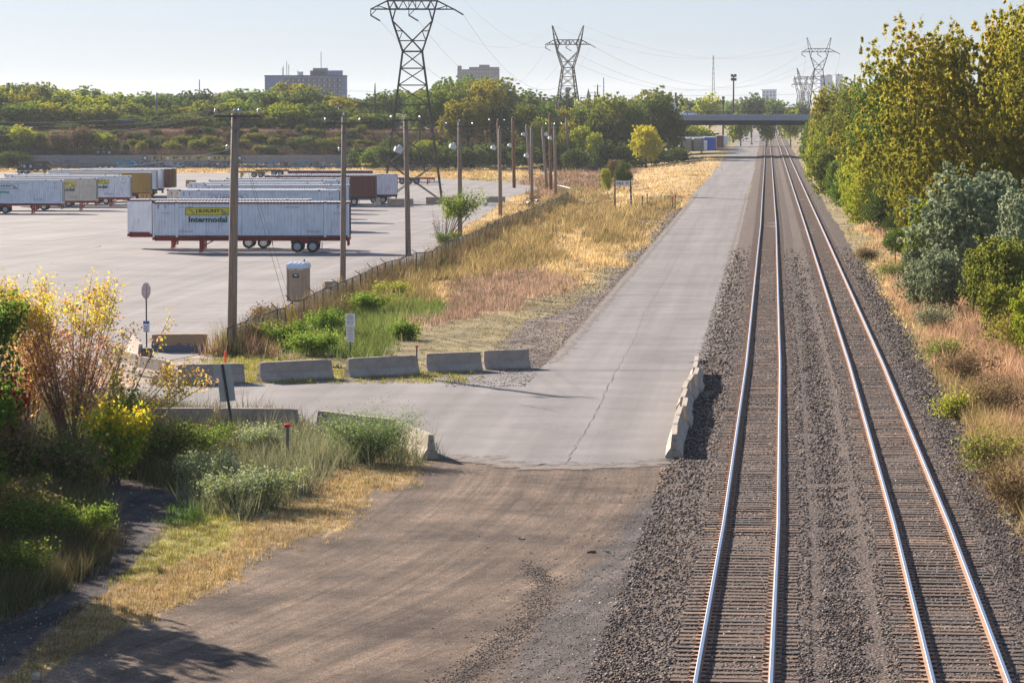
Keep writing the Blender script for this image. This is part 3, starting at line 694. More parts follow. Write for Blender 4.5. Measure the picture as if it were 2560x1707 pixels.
# overpass
BY = 711.0
BR = thing('road_overpass', 'grey concrete road overpass with dark girders spanning the tracks in the distance', 'bridge', (55, BY, 0))
zt, zb_, zg_ = 9.75, 8.45, 7.4
def bx_(px): return (px - 1280) * BY / F - 55
xl, xr = bx_(1640), bx_(2200)
obj('deck', MB().box(((xl + xr) / 2, 15, (zt - .9 + zb_) / 2 + .02), (xr - xl, 29.4, .45)), M['concrete_bridge'], BR)
for yy_ in (0, 29.6): obj('parapet', MB().box(((xl + xr) / 2, yy_ + .2, (zt + zb_) / 2), (xr - xl, .4, zt - zb_)).box(((xl + xr) / 2, yy_ + .12, zb_ + .12), (xr - xl, .4, .16)), M['concrete_bridge'], BR)
gm = plain('girder_steel', (.02, .025, .045), .7, .3, .3)
for i in range(8): obj('girder', MB().box(((xl + xr) / 2, 1.4 + i * 3.85, (zb_ + zg_) / 2 - .02), (xr - xl, .5, zb_ - zg_)).box(((xl + xr) / 2, 1.4 + i * 3.85, zg_ + .0), (xr - xl, .9, .08)), gm, BR)
rl = MB()
for z_ in (.2, .45, .7): rl.bar((xl, .2, zt + z_), (xr, .2, zt + z_), .08)
obj('rail', rl, M['black_steel'], BR)
q_ = xl
while q_ < xr: obj('rail_post', MB().bar((q_, .2, zt), (q_, .2, zt + .75), .15), M['black_steel'], BR); q_ += 2.35
for px_ in ():
    for yy_ in (21, 27): obj('pier', MB().box((bx_(px_), yy_, zg_ / 2 - .6), (.38, .5, zg_ + 1.1)), M['concrete_wall'], BR)
for px_ in (2004,): obj('pier', MB().box((bx_(px_) + 1.5, 8, zg_ / 2 - .4), (.9, .9, zg_ + .8)), M['concrete_bridge'], BR)
for sx in (xl - 3, xr + 3): obj('abutment', MB().box((sx, 15, zg_ / 2), (6, 31, zg_ + 1.9)), M['concrete_bridge'], BR)

def car(name, label, loc, rz, body, glassm, group=None):
    T = thing(name, label, 'car', loc, rz, group)
    pr = [(-2.25, .35), (-2.3, .75), (-2.1, .95), (-1.5, 1.0), (-.95, 1.42), (.55, 1.45), (1.25, 1.02), (2.1, .88), (2.3, .65), (2.28, .35)]
    n = len(pr); mb = MB(); vs = []
    for yv, ins in ((-.88, 0), (.88, 0)):
        vs += [(a, yv * (.8 if b > 1.2 else 1), b) for a, b in pr]
    mb.add(vs, [(i, (i + 1) % n, n + (i + 1) % n, n + i) for i in range(n)] + [tuple(range(n))[::-1], tuple(range(n, 2 * n))])
    obj('body', mb, body, T)
    for s in (-1, 1): obj('side_window', plane_poly([(-1.3, 1.03), (-.9, 1.36), (.5, 1.38), (1.05, 1.03)], s * .885 if s < 0 else .88, .006), glassm, T)
    obj('windscreen', MB().add([(.6, -.68, 1.44), (1.27, -.84, 1.035), (1.27, .84, 1.035), (.6, .68, 1.44)], [(0, 1, 2, 3)]), glassm, T)
    for a in (-1.4, 1.4):
        for s in (-1, 1): obj('wheel', MB().lathe([(.1, -.1), (.33, -.1), (.33, .1), (.1, .1)], 14, (a, s * .8, .33), 'y'), M['tyre'], T)
    return T
glass = plain('car_glass', (.25, .33, .36), .15, .1, 1)
hz = float(terrain((315 - 1280) * 724 / F, 724))
car('car', 'dark car driving along the top of the brushy bank above the wall', ((315 - 1280) * 724 / F, 724, 7.35), .05, M['black_plastic'], glass)
car('car', 'small pale car crossing on the overpass deck at its left end', ((1720 - 1280) * 716 / F, 716.5, 9.15), 0, M['white_plastic'], glass)

def slab_building(name, label, x0, x1, ytop, Y, roofbits, wallm, win, rowh, base=0, depth=18, wins=None):
    T = thing(name, label, 'building', ((x0 - 1280) * Y / F, Y, base)); s = Y / F
    W = (x1 - x0) * s; H = HC - (ytop - 265) * s - base
    obj('wall', MB().box((W / 2, depth / 2, H / 2), (W, depth, H)), wallm, T)
    obj('roof_edge', MB().box((W / 2, depth / 2, H + .25), (W + .6, depth + .6, .5)), M['black_steel'], T)
    for (a, b, c, m_) in roofbits:
        obj('roof_block', MB().box((((a + b) / 2 - x0) * s, depth / 2, H + (ytop - c) * s / 2 + .5), ((b - a) * s, depth * .6, (ytop - c) * s)), m_ or wallm, T)
    if wins:
        a, b, n, rows_, wm, pm, ww, wh = wins
        for r_ in range(rows_):
            for i in range(n):
                cx = (a + (i + .5) * (b - a) / n - x0) * s; cz = H - 1.0 - wh / 2 - r_ * rowh
                f_ = obj('window_bay', MB().box((cx, -.04, cz), (ww, .12, wh)), pm, T)
                obj('pane', MB().box((cx + ww * .18, -.13, cz + .1), (ww * .3, .06, wh * .6)), wm, f_)
    return T
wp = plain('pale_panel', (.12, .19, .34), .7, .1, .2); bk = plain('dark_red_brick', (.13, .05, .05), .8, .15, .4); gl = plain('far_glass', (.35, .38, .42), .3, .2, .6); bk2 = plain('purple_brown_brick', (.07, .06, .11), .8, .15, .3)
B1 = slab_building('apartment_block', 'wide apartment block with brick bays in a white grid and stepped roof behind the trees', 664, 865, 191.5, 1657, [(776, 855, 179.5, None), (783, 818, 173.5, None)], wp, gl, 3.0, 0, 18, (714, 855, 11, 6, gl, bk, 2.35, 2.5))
sB = 1657 / F
am = MB()
for px_, h_ in ((706, 6), (709, 8), (717, 12), (722, 9), (744, 4), (803, 12)): am.bar(((px_ - 664) * sB, 6, 27), ((px_ - 664) * sB, 6, 28.2 + h_ * .62 + (5 if px_ == 803 else 0)), .35)
am.box(((752 - 664) * sB, 6, 28.9), (2.6, 2, 2.2)); obj('roof_equipment', am, M['lamp_grey'], B1)
B2 = slab_building('brick_tower_block', 'purple brown brick tower block with stepped roof between the two near pylons', 1144, 1248.5, 176, 2600, [(1144, 1154, 167, None), (1173, 1248, 170, None), (1198, 1224, 164.5, None)], bk2, gl, 3.2, 0, 20, (1150, 1244, 12, 5, gl, bk2, .9, 1.2))
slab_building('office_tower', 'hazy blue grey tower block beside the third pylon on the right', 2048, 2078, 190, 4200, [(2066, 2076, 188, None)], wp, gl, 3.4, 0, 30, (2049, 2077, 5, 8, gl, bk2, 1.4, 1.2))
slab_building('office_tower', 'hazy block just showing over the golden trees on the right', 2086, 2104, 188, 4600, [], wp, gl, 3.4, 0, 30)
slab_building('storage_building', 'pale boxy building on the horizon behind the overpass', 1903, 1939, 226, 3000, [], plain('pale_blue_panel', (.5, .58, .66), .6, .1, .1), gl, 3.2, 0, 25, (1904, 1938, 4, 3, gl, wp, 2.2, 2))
T = thing('smokestack', 'brown smokestack rising between the legs of the second pylon', 'smokestack', ((1418 - 1280) * 2400 / F, 2400, 0)); obj('shaft', MB().lathe([(2.0, 0), (1.55, 26), (1.6, 26.1)], 12), bk2, T); obj('rim', MB().lathe([(1.75, 24.6), (1.75, 25.4)], 12), M['black_steel'], T)
T = thing('church_steeple', 'thin dark church steeple on the horizon between pylon and poles', 'steeple', ((1470 - 1280) * 2200 / F, 2200, 0)); obj('tower', MB().box((0, 0, 9), (2.6, 2.6, 20)), bk2, T); obj('spire', MB().lathe([(1.7, 19), (.1, 24)], 8), M['black_steel'], T)
def mast(label, px, ytop, ybase, Y, wd=1.2):
    T = thing('radio_mast', label, 'radio mast', ((px - 1280) * Y / F, Y, 0)); H = HC - (ytop - 265) * Y / F; mb = MB()
    for a in range(3):
        t = a * 2.09; mb.bar((wd * math.cos(t), wd * math.sin(t), 0), (wd * .15 * math.cos(t), wd * .15 * math.sin(t), H), .2)
    n = 14
    for i in range(n):
        z = H * i / n; k = wd * (1 - .85 * i / n)
        for a in range(3):
            t = a * 2.09; t2 = t + 2.09; mb.bar((k * math.cos(t), k * math.sin(t), z), (k * math.cos(t2), k * math.sin(t2), z + H / n), .12)
    obj('lattice', mb, M['galv'], T)
mast('tall thin lattice radio mast above the trees left of the floodlight pole', 1781, 140, 242, 1700, 1.6)
mast('faint radio mast on the far left skyline', 501, 200, 250, 1500, .8)
mast('faint radio mast just right of the second pylon', 1508, 195, 245, 1600, .8)
# floodlight poles
def floodlight(label, px, ytop, Y, heads):
    T = thing('floodlight_pole', label, 'floodlight', ((px - 1280) * Y / F, Y, 0)); H = HC - (ytop - 265) * Y / F
    obj('pole', MB().tube([(0, 0, 0), (0, 0, H - .5)], [.35, .22], 8), M['black_steel'], T); r_ = MB()
    for i in range(heads):
        for j in range(2): obj('lamp_head', MB().box(((i - (heads - 1) / 2) * 1.0, -.3, H - .4 - j * 1.2), (.8, .7, .9)), M['black_steel'], T)
    obj('lamp_rack', MB().bar((-heads * .5, 0, H - .4), (heads * .5, 0, H - .4), .15).bar((-heads * .5, 0, H - 1.6), (heads * .5, 0, H - 1.6), .15), M['black_steel'], T)
floodlight('tall stadium floodlight pole over the overpass', 1832, 187, 1000, 2)
floodlight('short light pole just behind the overpass rail', 1806.5, 242, 980, 1)
T = thing('silo', 'pale silo with a narrow top at the left end of the overpass', 'silo', ((1688 - 1280) * 900 / F, 900, 0)); obj('drum', MB().lathe([(1.1, 0), (1.1, 11.5), (.6, 12.6)], 14), M['white_plastic'], T); obj('chimney', MB().lathe([(.38, 12), (.32, 15.6)], 10), M['galv'], T)

# ------------------------------------------------------------------ pylons
def pylon(loc, rz, k, label):
    """corset lattice tower; heights in metres for k=1"""
    T = thing('transmission_pylon', label, 'pylon', loc, rz, 'lattice pylons of the power line')
    s = k
    def w_(z): return 3.85 - z * (3.85 - 1.28) / 19.6
    def lv(z): h = w_(z); return [Vector((a * h, b * h, z)) for a, b in ((-1, -1), (1, -1), (1, 1), (-1, 1))]
    legs = MB(); br = MB(); lev = [0, 5, 9.3, 12.6, 15.2, 17.4, 19.6]
    B, T_ = lv(0), lv(19.6)
    for i in range(4): legs.bar(B[i] * s, T_[i] * s, 0.260 * s)
    for a, b in zip(lev[:-1], lev[1:]):
        la, lb = lv(a), lv(b)
        for i in range(4):
            j = (i + 1) % 4
            if a > 0: br.bar(la[i] * s, la[j] * s, 0.130 * s)
            br.bar(la[i] * s, lb[j] * s, 0.111 * s); br.bar(la[j] * s, lb[i] * s, 0.111 * s)
            if a == 0:
                m1 = la[i].lerp(lb[i], .5); c_ = (la[i] + lb[j]) / 2; br.bar(m1 * s, c_ * s, 0.078 * s); m2 = la[j].lerp(lb[j], .5); br.bar(m2 * s, c_ * s, 0.078 * s)
    for i in range(4): br.bar(T_[i] * s, T_[(i + 1) % 4] * s, 0.169 * s)
    up = MB(); bt, bb, dy = 26.2, 25.1, .62
    for y in (-1, 1):
        for x in (-1, 1):
            wst = Vector((x * 1.28, y * 1.28, 19.6)); mid = Vector((x * 2.6, y * .95, 23.6)); top = Vector((x * 3.25, y * dy, bt))
            legs.bar(wst * s, mid * s, 0.221 * s); legs.bar(mid * s, top * s, 0.221 * s)
            legs.bar(top * s, Vector((x * 3.85, y * .12, 29.6)) * s, 0.169 * s)
            legs.bar(Vector((x * 2.0, y * dy, bb)) * s, Vector((x * 3.7, y * .12, 29.6)) * s, 0.143 * s)
            br.bar(Vector((x * 3.45, y * .4, 27.6)) * s, Vector((x * 2.95, y * .4, 27.4)) * s, 0.091 * s)
            c_ = Vector((0, y * 1.1, 21.0)); legs.bar(mid * s, c_ * s, 0.156 * s); legs.bar(wst * s, c_ * s, 0.156 * s)
            br.bar(Vector((x * 1.75, y * 1.15, 21.0)) * s, c_ * s, 0.091 * s); br.bar(Vector((x * 2.15, y * 1.05, 22.3)) * s, Vector((x * 1.3, y * 1.05, 22.25)) * s, 0.078 * s)
            br.bar(Vector((x * 1.75, y * 1.15, 21.0)) * s, Vector((x * 1.3, y * 1.05, 22.25)) * s, 0.078 * s)
            br.bar(mid * s, Vector((x * 2.2, y * dy, bb)) * s, 0.117 * s)
            # arms
            tip = Vector((x * 5.45, 0, bb)); up.bar(top * s, tip * s, 0.143 * s); up.bar(Vector((x * 3.0, y * dy, bb)) * s, tip * s, 0.156 * s)
            m_ = Vector((x * 4.5, y * .25, bb + .45)); up.bar(m_ * s, Vector((x * 4.5, y * .25, bb)) * s, 0.091 * s); up.bar(m_ * s, Vector((x * 3.1, y * dy, bb)) * s, 0.091 * s)
        up.bar(Vector((-3.25, y * dy, bt)) * s, Vector((3.25, y * dy, bt)) * s, 0.169 * s); up.bar(Vector((-3.1, y * dy, bb)) * s, Vector((3.1, y * dy, bb)) * s, 0.182 * s)
        xs = np.linspace(-3.0, 3.0, 11)
        for i in range(10):
            a, b = (bb, bt) if i % 2 == 0 else (bt, bb); up.bar(Vector((xs[i], y * dy, a)) * s, Vector((xs[i + 1], y * dy, b)) * s, 0.098 * s)
        for x in (-.45, .45): up.bar(Vector((x, y * dy, bb)) * s, Vector((x, y * dy, bt)) * s, 0.091 * s)
    for z in (bt, bb):
        for x in np.linspace(-3, 3, 7): up.bar(Vector((x, -dy, z)) * s, Vector((x, dy, z)) * s, 0.078 * s)
    for x in (-5.45, -.45, 5.45):
        if x < 5: up.bar(Vector((x, 0, bb)) * s, Vector((x, 0, bb - .8)) * s, 0.117 * s); up.bar(Vector((x, 0, bb - .8)) * s, Vector((x + .8, 0, bb)) * s, 0.091 * s)
    legs.box((0, 1.1 * s, 21.0 * s), (.35 * s, .06, .35 * s)).box((0, -1.1 * s, 21.0 * s), (.35 * s, .06, .35 * s))
    obj('leg_frame', legs, M['galv_rust'], T); obj('bracing', br, M['galv_rust'], T); obj('crossarm', up, M['galv_rust'], T)
    ins = []
    for x, z in ((-5.45, bb - .8), (-.45, bb - .8), (5.45, bb)):
        a = Vector((x, 0, z)) * s; b = a + Vector((1.25, -.4, -.75)) * s; mb = MB(); n = 9
        for i in range(n):
            p = a.lerp(b, i / n); q = a.lerp(b, (i + .45) / n); mb.tube([p, q], .13 * s, 6); mb.tube([q, a.lerp(b, (i + 1) / n)], .05 * s, 5)
        obj('insulator_string', mb, M['black_steel'], T); ins.append(Matrix.Rotation(rz, 3, 'Z') @ b + Vector(loc))
    hr = [Matrix.Rotation(rz, 3, 'Z') @ (Vector((x * 3.8, 0, 29.6)) * s) + Vector(loc) for x in (-1, 1)]
    return T, ins, hr
tb = P(1030, 505); Yt = tb.y + 3.6
KP = 1.104
t1 = pylon((tb.x, Yt, -2.0), math.radians(2), KP, 'nearest and tallest lattice pylon, standing in the yard on concrete blocks')
def pyl(px, pybeam, ratio, label, rz=0):
    Y = Yt / ratio; z = HC - (pybeam - 265) * Y / F - 25.1 * KP; return pylon(((px - 1280) * Y / F, Y, z), math.radians(rz), KP, label)
t2 = pyl(1419, 113, .547, 'second lattice pylon, over the trees in the middle of the view', 8)
t3 = pyl(2044, 131.6, .415, 'third lattice pylon, above the golden trees by the overpass', -6)
t4 = pyl(2012, 199, .317, 'small hazy lattice pylon just left of the third one', 12)
t5 = pyl(2000, 213, .25, 'faintest lattice pylon, lowest behind the others', 20)
obj('warning_plate', MB().box((3.2, -3.5, 4.6), (.75, .03, .6)), M['yellow_plastic'], t1[0])
OWN = [0]
def catenary(a, b, sag, n=22):
    a, b = Vector(a), Vector(b); return [a.lerp(b, i / n) - Vector((0, 0, sag * 4 * (i / n) * (1 - i / n))) for i in range(n + 1)]
def wire(a, b, sag, label, r=.018, group='overhead wires', name='overhead_wire'):
    o = obj(name, MB().tube(catenary(a, b, sag), r, 4), M['wire']); tag(o, label, 'wire', group); return o
side = ['left', 'middle', 'right']
for i in range(3):
    wire(t1[1][i], t2[1][i] - Vector((1.4, 0, 0)), 11, f'power line wire from the nearest pylon to the second one, {side[i]} arm', .018, 'pylon wires')
    wire(t2[1][i], t3[1][i] - Vector((2.6, 0, 0)), 11, f'power line wire from the second pylon to the third one, {side[i]} arm', .022, 'pylon wires')
    wire(t3[1][i], t4[1][i], 8, f'power line wire from the third pylon to the fourth one, {side[i]} arm', .022, 'pylon wires')
for i in range(2):
    wire(t1[2][i], t2[2][i], 8, f'thin ground wire between the horn tips of the first two pylons, {["left", "right"][i]} horn', .01, 'pylon ground wires')
    wire(t2[2][i], t3[2][i], 8, f'thin ground wire between the horn tips of the second and third pylon, {["left", "right"][i]} horn', .014, 'pylon ground wires')

# ------------------------------------------------------------------ wooden pole line
POLES = {}
def pole(key, base, top, wtop, mat, label, arm=None, lamp=None, Y=None, group='wooden poles of the yard line'):
    """base/top in photograph pixels; arm = (left px, right px, py); lamp = (px, py)"""
    b = P(*base) if Y is None else Q(base[0], base[1], Y); Yp = b.y; t = Q(top[0], top[1], Yp); s = Yp / F
    T = thing('utility_pole', label, 'utility pole', b, 0, group); tl = t - b; r = wtop * s / 2
    obj('shaft', MB().tube([(0, 0, -.4), tuple(tl * .33), tuple(tl * .66), tuple(tl)], [r * 1.28, r * 1.2, r * 1.1, r], 12), mat, T, True)
    tips = []
    if arm:
        l, r_, py = arm; a = Q(l, py, Yp) - b; c = Q(r_, py, Yp) - b; yo = -r - .06; a.y = c.y = yo
        ao = obj('crossarm', MB().bar(a, c, .09, .10), M['arm_wood'], T)
        mid = tl * ((a.z - .75) / tl.z); obj('arm_brace', MB().bar((mid.x, yo + .03, mid.z), a.lerp(c, .2), .035).bar((mid.x, yo + .03, mid.z), a.lerp(c, .8), .035), M['wire'], T)
        pins = [a.lerp(c, .03), a.lerp(c, .97)] + ([a.lerp(c, .55)] if key in ('1', '11') else [])
        for p in pins:
            mb = MB(); mb.lathe([(.02, 0), (.02, .12), (.06, .12), (.085, .17), (.05, .2), (.07, .24), (.03, .29)], 8, (p.x, p.y, p.z + .06)); obj('insulator', mb, M['porcelain'], T); tips.append(b + p + Vector((0, 0, .3)))
    mb = MB(); mb.lathe([(.02, 0), (.02, .1), (.06, .1), (.085, .16), (.03, .26)], 8, tuple(tl)); obj('insulator', mb, M['porcelain'], T); tips.append(b + tl + Vector((0, 0, .22)))
    if lamp:
        lx, ly = lamp; p = Q(lx, ly, Yp) - b; j = tl * (p.z / tl.z); p.y -= .3
        lo = obj('floodlight', MB(), M['lamp_grey'], T); mb = MB(); mb.box((0, 0, 0), (.62, .42, .34)).box((0, -.23, -.02), (.5, .08, .26)).lathe([(.13, .17), (.17, .3), (.1, .42)], 10); lo.data = mb.mesh('floodlight', M['lamp_grey']); lo.location = p; lo.rotation_euler = (math.radians(25), math.radians(18), .3)
        obj('lamp_bracket', MB().tube([p + Vector((.15, .1, -.05)), (p + j) / 2 + Vector((0, 0, -.12)), j], .03, 6), M['galv'], T)
    POLES[key] = (T, b, tl, tips); return T
G, BR_ = M['wood_grey'], M['wood_brown']
pole('1', (579, 884), (588, 284), 19, G, 'nearest and thickest grey wooden pole, at the start of the leaning fence', (537, 651, 291))
pole('2', (857, 706), (860, 292), 11.5, G, 'grey wooden pole behind the portable toilet, second along the fence', (811, 903, 309))
pole('3', (1021, 640), (1014, 294), 11, G, 'grey wooden pole with a floodlight, directly in front of the nearest pylon', (976, 1052, 301), (996, 375))
pole('4', (1150, 592), (1149, 306), 9.5, G, 'grey wooden pole with a floodlight behind the small leaning tree', (1114, 1184, 316), (1132, 367))
pole('5', (1251, 545), (1249, 322), 8, G, 'grey wooden pole standing right in front of a brown one', None)
pole('5b', (1252, 520), (1245, 302), 7, BR_, 'brown wooden pole with a floodlight hidden partly by the grey pole before it', (1222, 1262, 305), (1233, 370))
pole('6', (1285.5, 470), (1282, 295), 6.5, BR_, 'brown wooden pole with a floodlight standing alone at the yard edge', None, (1274, 364))
pole('7', (1327, 456), (1316, 316), 5.5, G, 'leaning grey pole with a small lamp behind the pole by the cable reels', None, (1308, 337))
pole('8', (1330, 510), (1328.5, 318), 6.5, G, 'grey pole with a floodlight rising from the two cable reels', None, (1316, 390))
pole('9', (1367.5, 474), (1356, 322), 6, G, 'leaning grey pole with a lamp just left of the brown pole', None, (1365, 337))
pole('10', (1377, 475), (1374.5, 287), 6, BR_, 'brown pole with a crossarm and lamp between two grey poles at the fence end', (1354, 1397, 292), (1375, 346))
pole('11', (1390, 490), (1386, 312), 6, G, 'straight grey pole at the far end of the leaning fence', (1364, 1405, 314))
pole('12', (1422, 416), (1415.5, 296), 5, G, 'grey pole leaning slightly left before the dark trees', None)
pole('13', (1466, 352), (1465, 282), 4, G, 'thin grey pole half hidden by yellow green trees', None, None, 700)
pole('14', (938, 300), (937, 209), 3.6, M['black_steel'], 'dark pole on the ridge left of the nearest pylon', None, None, 760, 'far poles on the skyline')
pole('15', (391, 320), (391, 233), 3, M['galv'], 'thin pale pole among the trees on the left ridge', None, None, 760, 'far poles on the skyline')
pole('16', (1493.5, 300), (1493.5, 212), 3.4, M['black_steel'], 'taller dark pole with short arm right of the second pylon', (1484, 1502, 216), None, 900, 'far poles on the skyline')
pole('17', (1487, 300), (1487, 230), 3.4, M['black_steel'], 'shorter dark pole with wide arm right of the second pylon', (1476, 1498, 232), None, 860, 'far poles on the skyline')
pole('18', (847, 320), (847, 268), 2.6, M['black_steel'], 'short thin double-lamp pole in front of the trees right of the second yard pole', (843, 852, 269), None, 740, 'far poles on the skyline')
def seg(k1, k2, sag, i=0, j=0):
    a = POLES[k1][3]; b = POLES[k2][3]; return a[min(i, len(a) - 1)], b[min(j, len(b) - 1)], sag
names = {'1': 'nearest pole', '2': 'pole behind the toilet', '3': 'pole before the pylon', '4': 'pole by the leaning tree', '5': 'grey pole of the close pair', '8': 'reel pole', '11': 'fence-end pole', '12': 'left-leaning pole', '6': 'lone brown pole', '5b': 'brown pole of the close pair'}
for k1_, k2_, sg in (('1', '2', 1.7), ('2', '3', 1.3), ('3', '4', 1.1), ('4', '5', 1.1), ('5', '8', 1.0), ('8', '11', .8), ('11', '12', .8)):
    for i, w_ in enumerate(('left', 'right', 'top')):
        a, b, s_ = seg(k1_, k2_, sg * (1 + .18 * i), i, i); wire(a, b, s_, f'sagging wire between {names[k1_]} and {names[k2_]}, {w_}', .011)
for k1_, k2_ in (('5b', '6'),):
    a, b, s_ = seg(k1_, k2_, 1.0); wire(a, b, s_, 'sagging wire between the two brown poles with floodlights', .011)
tp = POLES['1'][3]
for i, (py0, lb) in enumerate(((303, 'highest'), (312, 'middle'), (336, 'lowest'))):
    e = Q(-60, py0, 165); wire(tp[min(i, 2)], e, .28 + .1 * i, f'{lb} of the three wires running left from the nearest pole', .008)
for k_, py_ in (('1', 376), ('2', 378), ('3', 385)):
    T_, b, tl, tips = POLES[k_]; pt = Q(T_.location.x * F / b.y + 1280 - 8, py_, b.y); obj('insulator', MB().lathe([(.03, 0), (.09, .05), (.05, .15), (.08, .2), (.03, .26)], 8, tuple(pt - b)), M['porcelain'], T_); POLES[k_ + 'low'] = pt
wire(POLES['1low'], POLES['2low'], 1.6, 'lower sagging cable from the nearest pole to the pole behind the toilet', .010)
wire(POLES['2low'], POLES['3low'], 1.5, 'lower sagging cable from the toilet pole towards the pylon', .011)
wire(POLES['1low'], Q(-60, 420, 180), .5, 'lower cable running left from the nearest pole', .009)
# guy wires with yellow guards
g1 = P(762, 866); g2 = P(744, 870)
for gp, lb, top_, bot in ((g1, 'front', (728, 758), (765, 858)), (g2, 'rear', (738, 776), (752, 840))):
    b = POLES['1'][1]; a_ = b + POLES['1'][2] * .95; Yg = gp.y; wire(a_, gp, 0.01, f'straight guy wire down from the nearest pole, {lb} one', .009, 'guy wires', 'guy_wire')
    d_ = (a_ - gp).normalized(); o = obj('guy_guard', MB().tube([gp + d_ * .15, gp + d_ * 2.35], [.05, .045], 8), M['yellow_plastic']); tag(o, f'leaning yellow plastic guy wire guard in the weeds, {"longer" if lb == "front" else "shorter"} of the two', 'guy guard')
wire(Q(700, 221, 1400), Q(2000, 236, 1500), 2, 'far thin wire along the skyline above the trees', .05, 'far wires')
# ------------------------------------------------------------------ shipping containers and their chassis
def corr(L, H, pitch=.27, dep=.075, flat=.09):
    """corrugated wall in the x-z plane, ribs upright, facing -y"""
    xs = []; x = 0.0
    while x < L - pitch * .5:
        xs += [(x, 0), (x + flat, 0), (x + flat + .06, dep), (x + pitch - .06, dep)]; x += pitch
    xs.append((L, 0)); mb = MB()
    for a, d in xs: mb.v += [(min(a, L), d, 0), (min(a, L), d, H)]
    for i in range(len(xs) - 1): o = 2 * i; mb.f.append((o, o + 2, o + 3, o + 1))
    return mb
CM = {}
def cmesh(key, fn):
    if key not in CM: CM[key] = fn()
    return CM[key]
def container(label, X, Y, L, mat, roof=None, zoff=1.25, H=2.9, W=2.44, smooth_end=0, mid=None, rz=0, door='right', board=None, endmat=None, base=None, marks=True, group='containers in the yard', textL=True):
    z0 = float(terrain(X + L / 2, Y)) + .03 + zoff if base is None else base
    T = thing('shipping_container', label, 'container', (X, Y, z0), rz, group); roof = roof or mat; endm = endmat or mat
    seg_ = [(0, L, mat, False)]
    if L > 14: seg_ = [(0, 1.98, mat, smooth_end > 0), (1.98, L - 1.98, mid or mat, False), (L - 1.98, L, mat, False)]
    for a, b, m_, flat in seg_:
        l_ = b - a
        if flat: me = cmesh(('f', round(l_, 2), H), lambda: MB().box((l_ / 2, .02, H / 2 - .02), (l_ - .02, .03, H - .2)).box((l_ * .55, .0, H / 2), (.03, .02, H - .3)).mesh('side_wall'))
        else: me = cmesh(('c', round(l_, 2), H), lambda: corr(l_ - .1, H - .3).mesh('side_wall'))
        o = link('side_wall', me, T, m_); o.location = (a + (0 if flat else .05), .03, .02 if flat else .15)
        o2 = link('side_wall', me, T, m_); o2.location = (b - (0 if flat else .05), W - .03, .02 if flat else .15); o2.rotation_euler = (0, 0, math.pi)
        if b > a + 3 or True:
            rm = cmesh(('r', round(l_, 2), W), lambda: corr(l_ - .02, W - .06, .27, .03).mesh('roof')); r_ = link('roof', rm, T, roof); r_.location = (a + .01, .03, H - .035); r_.rotation_euler = (math.radians(-90), 0, 0); r_.scale = (1, 1, 1)
            r_.rotation_euler = (math.radians(90), 0, 0); r_.location = (a + .01, W - .03, H - .005); r_.scale = (1, 1, 1)
    fr = MB()
    for y_ in (.03, W - .03): fr.box((L / 2, y_, .08), (L - .1, .07, .15)).box((L / 2, y_, H - .08), (L - .1, .06, .10))
    fr.box((.04, W / 2, .08), (.09, W, .16)).box((L - .04, W / 2, .08), (.09, W, .16)).box((.04, W / 2, H - .08), (.09, W, .12)).box((L - .04, W / 2, H - .08), (.09, W, .12)).box((L / 2, W / 2, .1), (L - .3, W - .2, .08))
    obj('frame', fr, endm if mid is None else (mid), T)
    px_ = [.06, L - .06] + ([1.98, L - 1.98] if L > 14 else [])
    for x_ in px_:
        for y_ in (.035, W - .035):
            p_ = obj('post', MB().box((x_, y_, H / 2), (.13 if x_ in px_[:2] else .17, .085, H - .02)), mat if mid is None or x_ in px_[:2] else mat, T)
            if y_ < 1 and L > 14: obj('corner_casting', MB().box((x_, y_ - .012, H - .03), (.2, .1, .13)), M['rust'], p_)
    for x_, sgn in ((0, -1), (L, 1)):
        if (door == 'right') == (sgn > 0):
            for k in (0, 1): 
                dm = obj('door', MB().box((x_ - sgn * .02, .1 + W * .235 + k * W * .46, H / 2), (.05, W * .44, H - .3)), endm, T)
                obj('lock_rod', MB().bar((x_ + sgn * .04, .3 + W * .2 + k * W * .3, .15), (x_ + sgn * .04, .3 + W * .2 + k * W * .3, H - .15), .04).bar((x_ + sgn * .04, .2 + k * W * .72, .15), (x_ + sgn * .04, .2 + k * W * .72, H - .15), .04), M['galv'], dm)
        else: obj('end_wall', MB().box((x_ - sgn * .03, W / 2, H / 2), (.05, W - .12, H - .2)), endm, T)
    if marks and L > 14:
        for x_ in (.95, L - 1.0):
            text(T, '53', x_, -.02, H - .48, .2, .2, M['ink_grey']); text(T, '13\'6 HIGH', x_ - .2, -.02, H - .95, .65, .11, M['ink_grey'])
        if textL: text(T, 'TOP LIFT ONLY', 2.15, -.02, .42, 1.2, .14, M['ink_grey'])
        text(T, 'TOP LIFT ONLY', L - 3.55, -.02, .42, 1.2, .14, M['ink_grey']); text(T, 'JBHU 237842', L - 5.2, -.02, H - .5, 1.1, .12, M['ink_grey'])
        if textL: text(T, 'JBHU 237842', 2.2, -.02, H - .5, 1.1, .12, M['ink_grey'])
        obj('placard', plate(.42, H - .55, .5, H - .2, -.02), M['ink_grey'], T)
    if board:
        x_, kind, word = board; bm_ = M['sign_yellow'] if kind == 'yellow' else M['sign_white']; im = M['ink'] if kind != 'grey' else M['ink_grey']
        b_ = obj('sign_board', plate(x_, H - 1.08, x_ + 3.6, H - .46, -.02, .02), bm_, T)
        e = MB()
        for q in ((x_, H - 1.08, x_ + 3.6, H - 1.05), (x_, H - .49, x_ + 3.6, H - .46), (x_, H - 1.05, x_ + .03, H - .49), (x_ + 3.57, H - 1.05, x_ + 3.6, H - .49)): e.box(((q[0] + q[2]) / 2, -.03, (q[1] + q[3]) / 2), (q[2] - q[0], .012, q[3] - q[1]))
